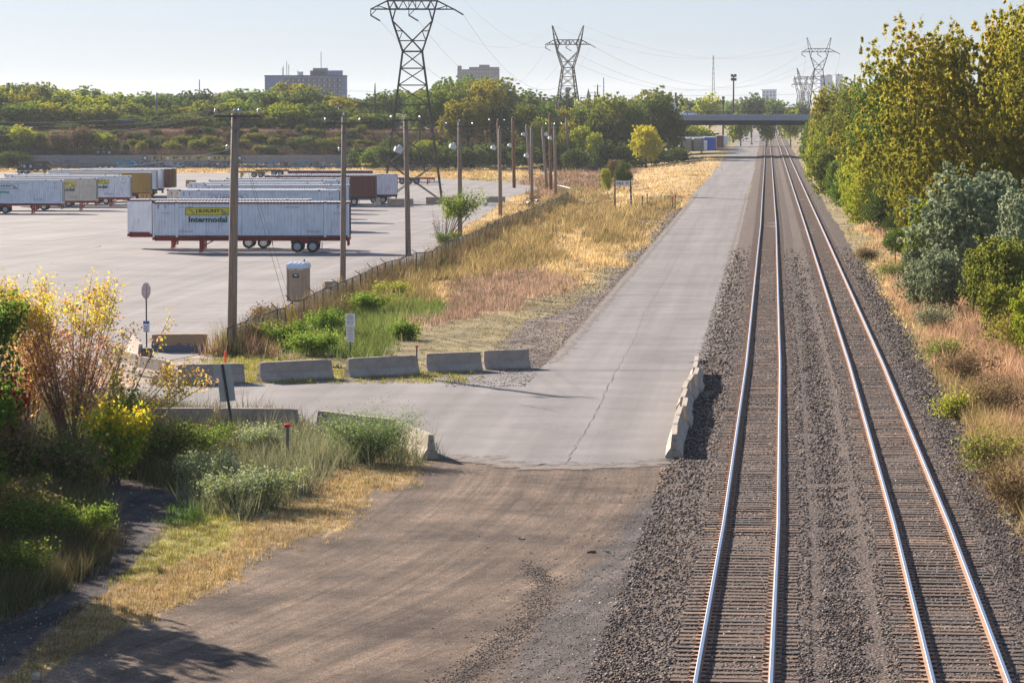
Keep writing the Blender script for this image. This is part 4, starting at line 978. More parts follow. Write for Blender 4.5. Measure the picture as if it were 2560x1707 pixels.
        obj('board_border', e, im if kind != 'grey' else M['ink_grey'], b_)
        sw = plain('board_shade', (.30, .33, .12) if kind == 'yellow' else (.32, .35, .40), .5, .1, 4) if kind + 'sw' not in CM else CM[kind + 'sw']; CM[kind + 'sw'] = sw
        z_ = H - 1.05
        obj('board_emblem', plane_poly([(x_ + .12, z_ + .54), (x_ + .55, z_ + .42), (x_ + .72, z_ + .03), (x_ + .6, z_ + .03), (x_ + .42, z_ + .3)], -.032), sw, b_)
        obj('board_emblem', plane_poly([(x_ + 2.85, z_ + .5), (x_ + 3.05, z_ + .45), (x_ + 3.5, z_ + .1), (x_ + 3.5, z_ + .02), (x_ + 2.98, z_ + .02)], -.032), sw, b_)
        text(b_, 'J.B.HUNT', x_ + .8, -.034, H - .95, 2.0, .36, M['ink'] if kind != 'grey' else M['ink_grey'], .03)
        if word: text(T, word, x_ + .26, -.02, H - 1.66, 3.15 * (1 if word == 'Intermodal' else .72), .46, M['ink_green'] if kind == 'yellow' else M['sign_green'], .035)
    return T
def chassis(label, X, Y, L, mat, gear=.28, axles=2, wheels_at=.82, rz=0, base=None, flip=False, group='container chassis', mats=None, z=1.0):
    z0 = float(terrain(X + L / 2, Y)) + .03 if base is None else base
    T = thing('container_chassis', label, 'chassis', (X, Y, z0), rz, group); W = 2.3
    fr = MB()
    for y_ in (.65, 1.65): fr.box((L / 2, y_, z + .08), (L - .2, .12, .3))
    for x_ in np.linspace(.1, L - .1, 10): fr.box((x_, 1.15, z + .1), (.12, W if x_ in (0.1,) or x_ > L - .2 or x_ < .2 else 1.4, .14))
    obj('frame', fr, mat, T)
    obj('bolster', MB().box((.06, 1.15, z + .13), (.2, 2.44, .22)), mat, T); obj('bolster', MB().box((L - .06, 1.15, z + .13), (.2, 2.44, .22)), mat, T)
    obj('bumper', MB().box((L - .1, 1.15, .62), (.12, 2.3, .14)).bar((L - .12, .4, .6), (L - .12, .4, z), .14).bar((L - .12, 1.9, .6), (L - .12, 1.9, z), .14), mat, T)
    for y_ in (.35, 1.95):
        gx = L * gear; g = obj('landing_leg', MB().box((gx, y_, .62), (.16, .16, 1.05)).box((gx + .3, y_ + .02, .7), (.13, .13, .9)), mat, T)
        obj('foot', MB().box((gx, y_, .05), (.3, .3, .08)), mat, g); obj('leg_brace', MB().bar((gx + .12, y_, .45), (gx + 1.1, y_ + .2, z), .07), mat, g)
    ax = [L * wheels_at + i * 1.28 for i in range(axles)]
    for a in ax:
        obj('axle', MB().tube([(a, .2, .5), (a, 2.1, .5)], .07, 8), M['black_steel'], T)
        for y_, s in ((.0, -1), (2.3, 1)):
            w_ = obj('wheel', MB().lathe([(.2, -.28), (.44, -.30), (.5, -.22), (.5, .22), (.44, .3), (.2, .28)], 20, (a, y_ - s * .17, .5), 'y'), M['tyre'], T, False)
            rm_ = MB(); yy_ = y_ + s * .13 if s > 0 else y_ - .125
            rm_.lathe([(.29, 0), (.29, .02), (.24, .05)] if s < 0 else [(.24, -.05), (.29, -.02), (.29, 0)], 18, (a, yy_, .5), 'y'); rm_.lathe([(.09, -.03), (.1, .05)], 10, (a, yy_, .5), 'y')
            ro_ = obj('rim', rm_, M['rim'], w_)
            hs = MB()
            for k in range(6):
                t = k * math.pi / 3; hs.lathe([(.035, -.008), (.035, .02)], 6, (a + .17 * math.cos(t), yy_ - .0, .5 + .17 * math.sin(t)), 'y')
            obj('hand_hole', hs, M['black_plastic'], w_)
    obj('suspension', MB().box((sum(ax) / len(ax), 1.15, z - .14), (1.28 * (axles - 1) + 1.1, 1.5, .3)), mat, T)
    obj('mud_flap', MB().box((ax[-1] + .75, .35, .55), (.03, .55, .6)), M['black_plastic'], T)
    return T
def at(px, Y): return (px - 1280) * Y / F
def YT(ytop): 
    Y = 40519 / (ytop - 346.3); return Y if Y < 420 else 74692 / (ytop - 265)
def cont(label, x0, x1, ytop, mat, L=None, Ych=None, wheels=True, chm=None, cl=None, gear=.22, wat=.8, **k):
    Y = YT(ytop); X = at(x0, Y)
    if L is None: L = at(x1, Y) - X
    if x0 is None: X = at(x1, Y) - L
    c = container(label, X, Y, L, mat, **k)
    if wheels: chassis(cl or 'red chassis under the ' + label, X, Y + .07, L, chm or M['red_steel'], gear, 2, wat, group='container chassis')
    return c
WP, WR = M['white_paint'], M['white_roof']
def c53(label, x1, ytop, mat, **k):
    Y = YT(ytop); X = at(x1, Y) - 16.15; return cont(label, X * F / Y + 1280, x1, ytop, mat, L=16.15, **k)
# centre rows, near to far
c53('nearest white ribbed container with bright yellow board and dark green lettering, on a red chassis', 872.7, 505.5, WP, roof=WR, board=(2.72, 'yellow', 'Intermodal'), endmat=M['dark_red_paint'], gear=.24, wat=.735, cl='nearest red chassis with two shiny wheels, under the front white container')
cont('container with plain white nose and dark red ribbed middle, right behind the nearest one', 319, 777, 499.7, WP, L=15.6, roof=WR, smooth_end=1, mid=M['dark_red_paint'], wat=.66, gear=.24, cl='red chassis under the white-nosed red container', marks=False)
c53('white container with a faded grey outlined board, third row back', 847, 475.5, WP, roof=WR, board=(3.3, 'grey', None), cl='red chassis hidden below the faded-board container')
c53('beige ended container peeping out left of the faded-board one', 812, 474, M['beige_paint'], roof=WR, cl='chassis under the beige ended container')
c53('white container fourth back in the centre row, right end flush with the nearest', 871.5, 462.7, WP, roof=WR, cl='chassis under the fourth white container')
c53('white container reaching farthest left in the centre row', 811, 457.2, WP, roof=WR, cl='chassis under the leftmost centre container')
c53('white container behind the leftmost-reaching one, its roof partly seen', 845, 450.5, WP, roof=WR, cl='chassis under the sixth white container')
c53('white container last of the close-packed centre row', 873, 445.5, WP, roof=WR, cl='chassis under the last packed white container')
cont('brown forty foot container with pale vertical lettering at its right end', 662, 940, 438.9, M['dark_red_paint'], roof=WR, chm=M['black_steel'], marks=False, wat=.72, cl='black chassis under the brown container by the pylon')
c53('white container beyond the brown one, right end by the pylon leg', 992, 435.4, WP, roof=WR, chm=M['rust'], wat=.8, marks=False, cl='rusty chassis under the container by the pylon')
cont('farthest low dark red container with a toothed white roof edge', 720, 930, 426.6, M['dark_red_paint'], roof=WR, marks=False, cl='chassis under the farthest dark red container')
# left rows
c53('left front white container with white board and half-worn light green lettering', 155.5, 450.8, WP, roof=WR, board=(7.1, 'white', 'Intermo'), gear=.765, wat=.48, textL=True, cl='red chassis with a big wheel at the left edge of the view')
c53('cream white container with yellow board cut off by its neighbour, left group', 240, 446.4, M['beige_paint'], roof=WR, board=(10.0, 'yellow', 'Intermodal'), gear=.87, wat=.5, cl='red chassis under the cream white container')
c53('white container with yellow board at the right of the left group, end face showing', 325, 440.6, WP, roof=WR, board=(9.7, 'yellow', 'Intermodal'), gear=.83, wat=.4, cl='red chassis under the right container of the left group')
c53('white container glimpsed over the left group, roof only', 300, 436.6, WP, roof=WR, cl='chassis behind the left group')
cont('ochre yellow forty foot container in the left group', 175, 376.5, 431.7, M['ochre_paint'], roof=WR, marks=False, cl='red chassis under the ochre container')
c53('first of two white containers behind the ochre one', 390.8, 425, WP, roof=WR, marks=False, chm=M['black_steel'], cl='black chassis under the first white container behind the ochre one')
c53('second of two white containers behind the ochre one', 406.8, 423.8, WP, roof=WR, marks=False, chm=M['black_steel'], cl='black chassis under the second white container behind the ochre one')
cont('dark red container end in the left group', 200, 427, 422.4, M['dark_red_paint'], roof=WR, wheels=False, marks=False)
cont('ochre container at the back right of the left group', 230, 438, 421.6, M['ochre_paint'], roof=WR, wheels=False, marks=False)
brown = [o for o in COL.objects if o.get('label', '').startswith('brown forty foot')][0]
for i, ch in enumerate('HANJIN'): text(brown, ch, 11.15, -.02, 2.1 - i * .24, .16, .18, M['sign_white'])
# bare chassis farther out
def far_chassis(label, x0, x1, ywheel, mat, **k):
    Y = 13.8 * F / (ywheel - 265); chassis(label, at(x0, Y), Y, at(x1, Y) - at(x0, Y), mat, **k)
far_chassis('empty red chassis parked on open asphalt right of the pylon legs', 994, 1087, 461, M['red_steel'], wheels_at=.12, axles=3, gear=.8, z=.95)
far_chassis('empty yellow chassis in the far yard before the graffiti wall', 592, 662, 444, M['yellow_steel'], wheels_at=.62, gear=.15)
far_chassis('empty black chassis beside the yellow one in the far yard', 640, 722, 440, M['black_steel'], wheels_at=.55, gear=.2)
for i in range(5):
    c_ = far_chassis('x', 42 + i * 3, 128 - i * 2, 435 - i * 2.2, M['black_steel'], wheels_at=.1 + .12 * (i % 3), gear=.8)
for i in range(4):
    far_chassis('x', 130 + i * 6, 286 - i * 4, 424 - i * .9, M['black_steel'] if i else M['galv'], wheels_at=.78, axles=3, gear=.2)
fx = [o for o in COL.objects if o.get('label') == 'x']
wd_ = ['lowest and nearest', 'second', 'middle', 'fourth', 'rearmost']
for i, o in enumerate(fx): o['label'] = (f'{wd_[i]} of the black chassis bunched at the far left before the wall' if i < 5 else f'{wd_[i - 5] if i < 8 else wd_[4]} of the long empty chassis lined up under the wall graffiti')
for o in fx[1:5:2]: o.location.z += .9; 
# lettered blocks
def letter_block(label, x0, x1, y0, y1, mat, txt, Y=None):
    Y = Y or 13.8 * F / (y1 - 265); s = Y / F; w_ = (x1 - x0) * s; h_ = (y1 - y0) * s
    T = thing('row_marker_block', label, 'concrete block', (at(x0, Y), Y, -1.97), 0, 'painted row marker blocks')
    obj('block', MB().box((w_ / 2, .4, h_ / 2 + .005), (w_, .8, h_ - .01)), mat, T); obj('joint', MB().box((w_ / 2, -.004, h_ * .48), (w_, .012, .04)), M['ink'], T)
    if txt: text(T, txt, w_ * .25, -.01, h_ * .58, w_ * .5, h_ * .32, M['ink'], .02)
ob = plain('orange_tan_paint', (.62, .34, .10), .8, .12, 1); oy = plain('orange_yellow_paint', (.75, .42, .05), .8, .12, 1)
letter_block('orange tan block lettered D3 beside the ochre container', 347, 375.5, 473, 494, ob, 'D 3', 444.5)
letter_block('small orange tan block lettered D3 left of the centre containers', 465, 490, 450, 467, ob, 'D 3')
letter_block('low orange yellow block at the corner of the left container group', 305, 335.5, 491, 501, oy, None)
# small dock group under the overpass
def far_box(label, x0, x1, ytop, ybot, mat, Y, dep=12, roof=None):
    s = Y / F; H = (ybot - ytop) * s; X = at(x0, Y); T = thing('shipping_container', label, 'container', (X, Y, HC - (ybot - 265) * s), 0, 'containers beyond the trees')
    L = (x1 - x0) * s; obj('body', MB().box((L / 2, dep / 2, H / 2), (L, dep, H)), mat, T); obj('roof', MB().box((L / 2, dep / 2, H + .04), (L + .06, dep + .06, .08)), roof or M['white_roof'], T)
    n = max(2, int(L / .5))
    for i in range(2): obj('door', MB().box((L * (.27 + .46 * i), -.03, H / 2), (L * .42, .05, H * .9)), mat, T)
far_box('grey container end with white roof edge, leftmost by the overpass', 1701, 1728, 346, 378, M['grey_paint'], 765)
far_box('grey container end between blue ones by the overpass', 1733, 1759, 346, 378, M['grey_paint'], 766)
far_box('white narrow container end left of the blue one', 1759.5, 1767, 352, 378, M['white_paint'], 764, 3)
far_box('bright blue container by the service road under the overpass', 1760, 1789, 343.5, 376, M['blue_paint'], 770)
far_box('dark blue container behind the grey ends', 1692, 1760, 343, 377, M['blue_paint'], 778)
far_box('dark red container beside the bright blue one', 1790, 1808, 339, 369, M['dark_red_paint'], 805)
far_box('white container at the right end of the overpass group', 1808, 1817, 340, 363, M['white_paint'], 830)
far_box('long pale roofed container row behind the blue container', 1693, 1797, 333, 350, M['dark_red_paint'], 830, 30, plain('pinkish_roof', (.62, .5, .48), .6, .1, .5))
# signal post beyond the overpass
T = thing('signal_post', 'thin dark railway signal post beyond the overpass beside the road', 'signal', ((1878 - 1280) * 950 / F, 950, 0)); obj('post', MB().tube([(0, 0, 0), (0, 0, 4.6)], .13, 8), M['black_steel'], T); obj('signal_head', MB().box((0, -.1, 4.2), (.55, .4, 1.1)), M['black_steel'], T); obj('base', MB().box((0, 0, .15), (.8, .8, .3)), M['black_steel'], T)

# ------------------------------------------------------------------ concrete barriers
JP = [(-.3, 0), (-.3, .08), (-.24, .2), (-.13, .36), (-.09, .84), (.09, .84), (.13, .36), (.24, .2), (.3, .08), (.3, 0)]
def barrier_mesh(L, chip=0, seed=0):
    rr = random.Random(seed); mb = MB(); n = 10; k = len(JP)
    for i in range(n + 1):
        x = -L / 2 + L * i / n
        for (a, z) in JP:
            e = .012 * rr.uniform(-1, 1) if z > .05 else 0; xx = x
            if i in (0, n): xx += (-1 if i else 1) * (.02 + (.03 if z > .8 else 0)); a2 = a * (.93 if z > .8 else 1); z2 = z - (.02 if z > .8 else 0)
            else: a2, z2 = a, z
            mb.v.append((xx, a2 + e * .5, z2 + e * .4))
    for i in range(n):
        for j in range(k): o = i * k; j2 = (j + 1) % k; mb.f.append((o + j, o + k + j, o + k + j2, o + j2))
    mb.f += [tuple(range(k)), tuple(range(n * k, n * k + k))[::-1]]
    return mb
def barrier(label, p, q, mat, seed, loops=True, group='concrete traffic barriers', hs=1.0):
    p, q = Vector(p), Vector(q); L = (q - p).length; c = (p + q) / 2; a = math.atan2(q.y - p.y, q.x - p.x)
    T = thing('concrete_barrier', label, 'barrier', (c.x, c.y, c.z), a, group); b_ = obj('barrier_body', barrier_mesh(L, seed=seed), mat, T); b_.scale = (1, 1, hs)
    if loops:
        for s in (-1, 1):
            for z in (.3, .62): obj('steel_loop', MB().tube([(s * L / 2 - s * .02, -.04, z * hs), (s * (L / 2 + .06), -.03, z * hs), (s * (L / 2 + .06), .03, z * hs), (s * L / 2 - s * .02, .04, z * hs)], .012, 6), M['rust'], T)
    return T
CO, CP = M['concrete'], M['concrete_pale']
up = Vector((0, .3, 0))
for i, (a, b, lb) in enumerate((((439, 962), (610, 958), 'far row barrier with a signpost leaning in front, leftmost of the dark row'), ((645, 956), (828, 947), 'far row barrier second from the left along the driveway'), ((866, 945), (1043, 936), 'far row barrier standing below the white notice sign'), ((1062, 932), (1202, 927), 'far row barrier second from the right, flared ends'), ((1206, 924), (1322, 920), 'far row barrier at the right end beside the road'))):
    barrier(lb, P(*a) + up, P(*b) + up, CO, i)
def ptop(px, py): return P(px, py, .86).xy.to_3d()
barrier('near row barrier at the left, half hidden by the yellow shrubs', ptop(380, 1018), ptop(537, 1018), CO, 11)
barrier('near row barrier behind the leaning signpost back', ptop(547, 1018), ptop(747, 1020), CO, 12)
barrier('near row barrier sloping away behind the round green bush', ptop(797, 1024), ptop(988, 1047), CO, 13)
barrier('sunlit pale barrier closing the near row beside the dirt road', ptop(992, 1050), ptop(1078, 1084), CP, 14, hs=1.0)
jr = [(1686, 1083), (1687.5, 1057), (1694.5, 1034), (1702, 1012), (1706.5, 990), (1714, 968), (1721, 949), (1731, 932.7), (1737, 916), (1740.5, 900), (1742.5, 886.8)]
rw = ['nearest, end face towards the dirt road', 'second', 'third', 'fourth', 'fifth', 'sixth', 'seventh', 'eighth', 'ninth', 'farthest']
for i in range(10):
    a, b = ptop(*jr[i]), ptop(*jr[i + 1]); d = (b - a).normalized(); sh = Vector((.12, 0, 0)) * (1 if i in (3, 7) else 0) - Vector((.06, 0, 0)) * (i == 5)
    barrier(f'barrier beside the tracks in the long row, {rw[i]}', a + d * .04 + sh, b - d * .04 + sh, CP, 20 + i, loops=i in (0,), hs=1.0)
barrier('tan painted barrier with peeling paint at the yard entrance', P(378, 879), P(521, 878), M['tan_block'], 31)
barrier('dark barrier turned sideways behind the bin', P(327, 880), P(352, 905) , CO, 32, False)
barrier('weathered pale barrier left of the bin, end face showing', P(262, 915), P(345, 932), CP, 33, False)
barrier('low pale barrier below the bin with a dark end groove', P(350, 938), P(422, 950), CP, 34, True)
# blocks round the pylon foot
for i, (x0, x1, yb, lb) in enumerate(((968, 1033, 515, 'long buff block in the front left at the pylon foot'), (1065, 1130, 511, 'long buff block at the front right of the pylon foot'), (935, 950, 514, 'short upright pale block left of the pylon foot'), (1130, 1146, 508, 'short pale block at the right corner of the pylon foot'))):
    p = P(x0, yb); q = P(x1, yb); w_ = (q - p).length; T = thing('foundation_block', lb, 'concrete block', p, 0, 'blocks round the pylon foot'); o = obj('block', MB().box((w_ / 2, .5, .5), (w_, 1.0, 1.0 if i < 2 else 1.15)), plain('buff_concrete', (.40, .29, .21) if i < 2 else (.62, .5, .4), .9, .3, 1.2), T)
p = P(1217, 506); T = thing('foundation_block', 'low tan block behind the leaning tree in the yard', 'concrete block', p, 0, 'blocks round the pylon foot'); obj('block', MB().box((1.3, .5, .4), (2.7, .9, .85)), CP, T)

# ------------------------------------------------------------------ portable toilet
b = P(747, 752); s = S(b.y)
T = thing('portable_toilet', 'brown portable toilet with white ribbed roof standing behind the fence', 'toilet', (b.x, b.y, b.z), math.radians(-14))
obj('cabin', MB().box((0, 0, 1.02), (1.1, 1.1, 2.0)), M['brown_plastic'], T)
obj('door', MB().box((0, -.56, 1.0), (.86, .03, 1.78)), M['brown_plastic'], T); obj('side_panel', MB().box((.56, 0, 1.0), (.03, .84, 1.7)), M['brown_plastic'], T)
for x_ in (-.53, .53): obj('corner_post', MB().box((x_, -.54, 1.0), (.09, .1, 2.0)), M['brown_plastic'], T)
rf = MB(); 
for i in range(5): rf.lathe([(.02, -.12), (.62, -.11), (.66, -.04), (.66, .04), (.62, .11), (.02, .12)], 14, (0, 0, 0), 'y') if False else None
pr = [(-.6, 2.0), (-.6, 2.12), (-.5, 2.24), (-.28, 2.31), (0, 2.33), (.28, 2.31), (.5, 2.24), (.6, 2.12), (.6, 2.0)]
rf.prism([(u, v) for u, v in pr], (-.6, 0, 0), (.6, 0, 0)); ro = obj('roof', rf, M['white_plastic'], T)
for x_ in (-.42, -.14, .14, .42): obj('roof_rib', MB().prism([(u * 1.02, v + .045) for u, v in pr], (x_ - .06, 0, 0), (x_ + .06, 0, 0)), M['white_plastic'], ro)
obj('vent_pipe', MB().tube([(.25, .35, 2.2), (.25, .35, 2.5)], .05, 8), M['black_plastic'], ro)
obj('vent_grille', MB().box((-.28, -.575, 1.94), (.42, .02, .08)).box((.28, -.575, 1.94), (.42, .02, .08)), M['beige_paint'], T)
lg = obj('company_plate', MB().box((0, -.585, 1.55), (.4, .015, .24)), M['ink'], T); obj('plate_emblem', plane_poly([(-.14, 1.57), (-.05, 1.64), (.05, 1.6), (.14, 1.63), (.09, 1.55), (.03, 1.52), (-.04, 1.55)], -.6), M['sign_white'], lg)
# concrete lump behind the fence
p = P(825, 722); T = thing('foundation_block', 'small pale block lying between toilet and second pole', 'concrete block', p, .4); obj('block', MB().box((0, 0, .25), (.9, .5, .5)), CP, T)

# ------------------------------------------------------------------ signs
def post(T, h, lean=(0, 0), mat=None, r=.035): return obj('post', MB().tube([(0, 0, -.2), (lean[0], lean[1], h)], r, 6), mat or M['post_green'], T)
b = P(367, 905); T = thing('stop_sign', 'faded stop sign seen nearly edge-on, its post standing in a dark bin', 'sign', b, math.radians(-60))
T.rotation_euler = (0, 0, 0); sg = link('octagon_plate', MB().mesh('e'), T); mb = MB(); mb.lathe([(.39, -.006), (.39, .006)], 8, (0, 0, 0), 'y'); sg.data = mb.mesh('octagon_plate', M['faded_red']); sg.rotation_euler = (0, math.radians(22.5), 0)
sg.location = (0, -.04, 3.3); sg2 = obj('lettering_panel', MB().mesh and MB().box((0, 0, 0), (.01, .01, .01)), M['sign_white'], T)
sg2.data = text_mesh('STOP', .52, .26, .03, .004, M['sign_white']); sg2.rotation_euler = (0, 0, math.radians(63)); sg2.location = (-.26 * math.cos(math.radians(63)), -.26 * math.sin(math.radians(63)) - .04, 3.17)
# turn the plate about the post: plate normal 55 degrees off the view
sg.rotation_mode = 'XYZ'; sg.rotation_euler = (0, math.radians(22.5), math.radians(63)); 
bd = MB(); bd.lathe([(.40, .0), (.40, .004)], 8, (0, 0, 0), 'y'); so_ = obj('white_border', bd, M['sign_white'], T); so_.rotation_euler = (0, math.radians(22.5), math.radians(63)); so_.location = (0, -.03, 3.3)
obj('post', MB().tube([(0, 0, .2), (0, 0, 3.55)], .035, 6), M['black_steel'], T)
sb_ = obj('small_sign', MB().box((0, -.05, 1.65), (.3, .01, .52)), M['sign_white'], T); obj('blue_header', MB().box((0, -.058, 1.84), (.28, .008, .12)), plain('sign_blue', (.05, .1, .35), .5, .1, 3), sb_)
for i, t_ in enumerate(('NO', 'ENTRY', 'YARD')): text(sb_, t_, -.1, -.058, 1.62 - i * .11, .2, .07, M['ink'])
mb = MB(); mb.lathe([(.22, 0), (.26, .55), (.28, .55), (.28, .62), (.25, .62), (.24, .5)], 18); T2 = thing('bin', 'dark blue grey plastic bin weighted as a sign base', 'bin', b + Vector((0, .05, 0))); obj('tub', mb, plain('dark_blue_plastic', (.04, .055, .085), .45, .2, 3), T2); obj('fill', MB().lathe([(.0, .5), (.24, .52)], 14), CO, T2)
# notice sign, faces the camera
b = P(876, 898); T = thing('notice_sign', 'white notice and no dumping sign pair on a green post behind the barriers', 'sign', b); post(T, 2.15)
p1 = obj('upper_plate', MB().box((0, -.05, 1.83), (.46, .008, .6)), M['sign_white'], T); p2 = obj('lower_plate', MB().box((.0, -.05, 1.16), (.38, .008, .68)), M['sign_white'], T)
for t_, z_, w_, h_ in (('NOTICE', 2.0, .26, .07), ('THIS IS PRIVATE', 1.93, .36, .045), ('PROPERTY', 1.86, .3, .045), ('KEEP OFF', 1.72, .32, .07), ('BE SAFE', 1.62, .26, .045)): text(p1, t_, -w_ / 2, -.058, z_, w_, h_, M['ink'], .01)
for t_, z_, w_, h_ in (('NO DUMPING', 1.4, .3, .06), ('ILLEGAL DUMPING', 1.32, .32, .045), ('IS NOT', 1.25, .18, .045), ('PERMITTED', 1.17, .28, .045), ('VIOLATORS', 1.08, .28, .045), ('WILL BE', .99, .22, .045), ('PROSECUTED', .9, .3, .045)): text(p2, t_, -w_ / 2, -.058, z_, w_, h_, M['ink'])
# leaning sign back
b = P(586, 1080); tpx = Q(556, 910, b.y); T = thing('leaning_sign', 'pair of sign plates seen from behind on a tilted dark post', 'sign', b); tl = tpx - b
obj('post', MB().bar((0, 0, -.3), tuple(tl), .09, .05), M['post_green'], T); ang = math.atan2(tl.x, tl.z)
for nm, f0, wd, hh, dx in (('upper_plate', .86, .64, .66, -.05), ('lower_plate', .60, .56, .74, -.02)):
    c = tl * f0; o = obj(nm, MB().box((0, 0, 0), (wd, .01, hh)), M['sign_back'], T); o.location = (c.x + dx, c.y + .05, c.z); o.rotation_euler = (0, ang + .06 - .0, .12)
# DALE ST sign
pl = Q(1538, 507, P(1540, 520).y); pr_ = Q(1576.5, 522, pl.y)
b = P(1575, 524); T = thing('station_name_sign', 'white board lettered DALE ST between two dark posts in dry grass', 'sign', b); s = b.y / F
xa, xb_ = (1537.5 - 1575) * s, (1576 - 1575) * s; zt_ = (524 - 451) * s
obj('post', MB().bar((xa, .0, -.2), (xa, 0, zt_), .16, .1), M['black_steel'], T); obj('post', MB().bar((xb_ + .12, 0, -.2), (xb_, 0, zt_ - .05), .2, .12), M['black_steel'], T)
bd_ = obj('name_board', MB().box(((xa + xb_) / 2, -.08, (524 - 458.5) * s), (xb_ - xa - .1, .04, 12.5 * s)), M['sign_white'], T); text(bd_, 'DALE', xa + .18, -.105, (524 - 462) * s, 17 * s, 6.6 * s, M['ink'], .025); text(bd_, 'ST', xa + .18 + 23 * s, -.105, (524 - 462) * s, 7.5 * s, 6.6 * s, M['ink'], .025)
obj('white_band', MB().box((xb_ + .05, -.08, (524 - 486) * s), (.24, .03, .12)), M['sign_white'], T); obj('white_band', MB().box((xb_ + .08, -.08, (524 - 502) * s), (.24, .03, .12)), M['sign_white'], T)
# marker posts round a culvert
for i, (x_, y_, ty, lb) in enumerate(((1606, 524, 493, 'front left'), (1618, 514, 487, 'rear left'), (1681, 525, 497, 'front right'), (1688, 522, 489, 'rear right'))):
    b = P(x_, y_); T = thing('marker_post', f'thin marker post with a red cap round the drain, {lb}', 'marker post', b, 0, 'marker posts round the drain'); h = (y_ - ty) * b.y / F; post(T, h, r=.05, mat=M['galv_rust']); obj('cap', MB().lathe([(.09, h - .1), (.09, h + .12)], 8), M['rust'] if i < 2 else M['red_marker'], T)
a, b = P(1618, 514), P(1688, 522); tag(obj('post_cable', MB().tube(catenary(a + Vector((0, 0, 1.1)), b + Vector((0, 0, 1.25)), .1), .03, 5).tube(catenary(P(1606, 524) + Vector((0, 0, .15)), P(1681, 525) + Vector((0, 0, .2)), .05), .04, 5), M['rust']), 'rusty cable strung between the drain marker posts', 'cable')
# red topped markers
def red_post(label, px, pb, pt, head, mat, grey=True, wd=.05, yy=None):
    b = P(px, pb); s = b.y / F; h = (pb - pt) * s; T = thing('marker_post', label, 'marker post', b)
    obj('post', MB().bar((0, 0, -.2), (0, 0, h - head), wd * 1.2, wd), M['galv'], T); obj('cap', MB().lathe([(wd * .8, h - head), (wd * 1.5, h - head * .6), (wd * 1.5, h - head * .2), (wd * .5, h)], 8), mat, T)
red_post('grey marker post with a bright red cap in the near weeds', 719.5, 1172, 1057, .13, M['red_marker'], wd=.08)
red_post('thin marker post with a small red cap right of the notice sign barrier', 1042, 935, 863, .1, M['red_marker'], wd=.05)
b = P(563.5, 950); T = thing('marker_post', 'orange red plastic marker tube behind the leaning sign', 'marker post', b); obj('tube', MB().tube([(0, 0, 0), (0, 0, (950 - 876) * b.y / F)], .05, 8), M['orange_marker'], T)
b = P(1998 * 1.0, 640); 
# thin stake by the right bank
b = P(2238, 668); T = thing('stake', 'thin dark stake in the dry grass right of the tracks', 'stake', b); obj('rod', MB().tube([(0, 0, 0), (0, 0, 2.4)], .035, 6), M['black_steel'], T)
# cable reels by the fence
for px, py, lb in ((1321, 520, 'left of the pole'), (1343, 515, 'right of the pole')):
    b = P(px, py); T = thing('cable_reel', f'rusty open cable reel rim standing in the grass, {lb}', 'cable reel', b, .4); r_ = .62
    for y_ in (-.3, .3):
        ring = [(r_ * math.cos(t), y_, .7 + r_ * math.sin(t)) for t in np.linspace(0, 2 * math.pi, 21)]; sp = MB().tube(ring, .035, 6, False)
        for t in (0, 1.05, 2.1): sp.bar((r_ * math.cos(t), y_, .7 + r_ * math.sin(t)), (-r_ * math.cos(t), y_, .7 - r_ * math.sin(t)), .03)
        obj('flange', sp, M['rust'], T)
    obj('drum', MB().lathe([(.2, -.3), (.2, .3)], 12, (0, 0, .7), 'y'), M['sign_back'], T)
# litter and wood scraps
def scrap(name, label, px, py, size, rz, mat, cat):
    b = P(px, py); n = 7; mb = MB(); vs = []
    for z_ in (0, size[2]):
        for i in range(n): t = 2 * math.pi * i / n; k = R.uniform(.7, 1.1); vs.append((size[0] / 2 * k * math.cos(t), size[1] / 2 * k * math.sin(t), z_ * R.uniform(.6, 1.2)))
    mb.add(vs, [tuple(range(n))[::-1], tuple(range(n, 2 * n))] + [(i, (i + 1) % n, n + (i + 1) % n, n + i) for i in range(n)])
    o = obj(name, mb, mat); o.location = b; o.rotation_euler = (R.uniform(-.1, .1), R.uniform(-.1, .1), rz); tag(o, label, cat); return o
wl = plain('weathered_scrap_wood', (.4, .33, .25), .9, .2, 6); wdk = plain('dark_scrap_wood', (.05, .04, .035), .9, .2, 6); pp_ = plain('paper_litter', (.6, .63, .66), .8, .05, 5)
scrap('wood_scrap', 'pale broken scrap lying in the middle of the dirt road', 1303, 1347, (.22, .12, .05), .3, wl, 'scrap')
scrap('wood_scrap', 'dark splintered board at the gravel edge of the dirt road', 1480, 1381, (.28, .08, .05), .2, wdk, 'scrap')
scrap('wood_scrap', 'splintered grey wood lying on the loose gravel', 1517, 1380, (.22, .1, .05), -.8, wl, 'scrap')
scrap('wood_scrap', 'pale scrap near the road end on the gravel', 1632, 1305, (.2, .08, .04), -.6, wl, 'scrap')
scrap('litter', 'pale crumpled litter between the two tracks', 2129, 1355, (.2, .14, .06), .1, pp_, 'litter')
scrap('litter', 'white flat litter on the gravel shoulder', 1598, 1489, (.2, .12, .03), .5, pp_, 'litter')
scrap('litter', 'pale slip of litter lying on the yard asphalt', 239, 617, (1.0, .4, .06), .1, pp_, 'litter')
scrap('wood_scrap', 'dark block lying between the tracks farther on', 1999, 889, (.42, .16, .12), .0, wdk, 'scrap'); scrap('wood_scrap', 'dark broken tie end between the tracks', 2000, 829, (.35, .2, .14), .5, wdk, 'scrap')
scrap('stone', 'pale stone at the lower left edge of the dirt road', 88, 1697, (.25, .2, .12), .2, wl, 'stone')
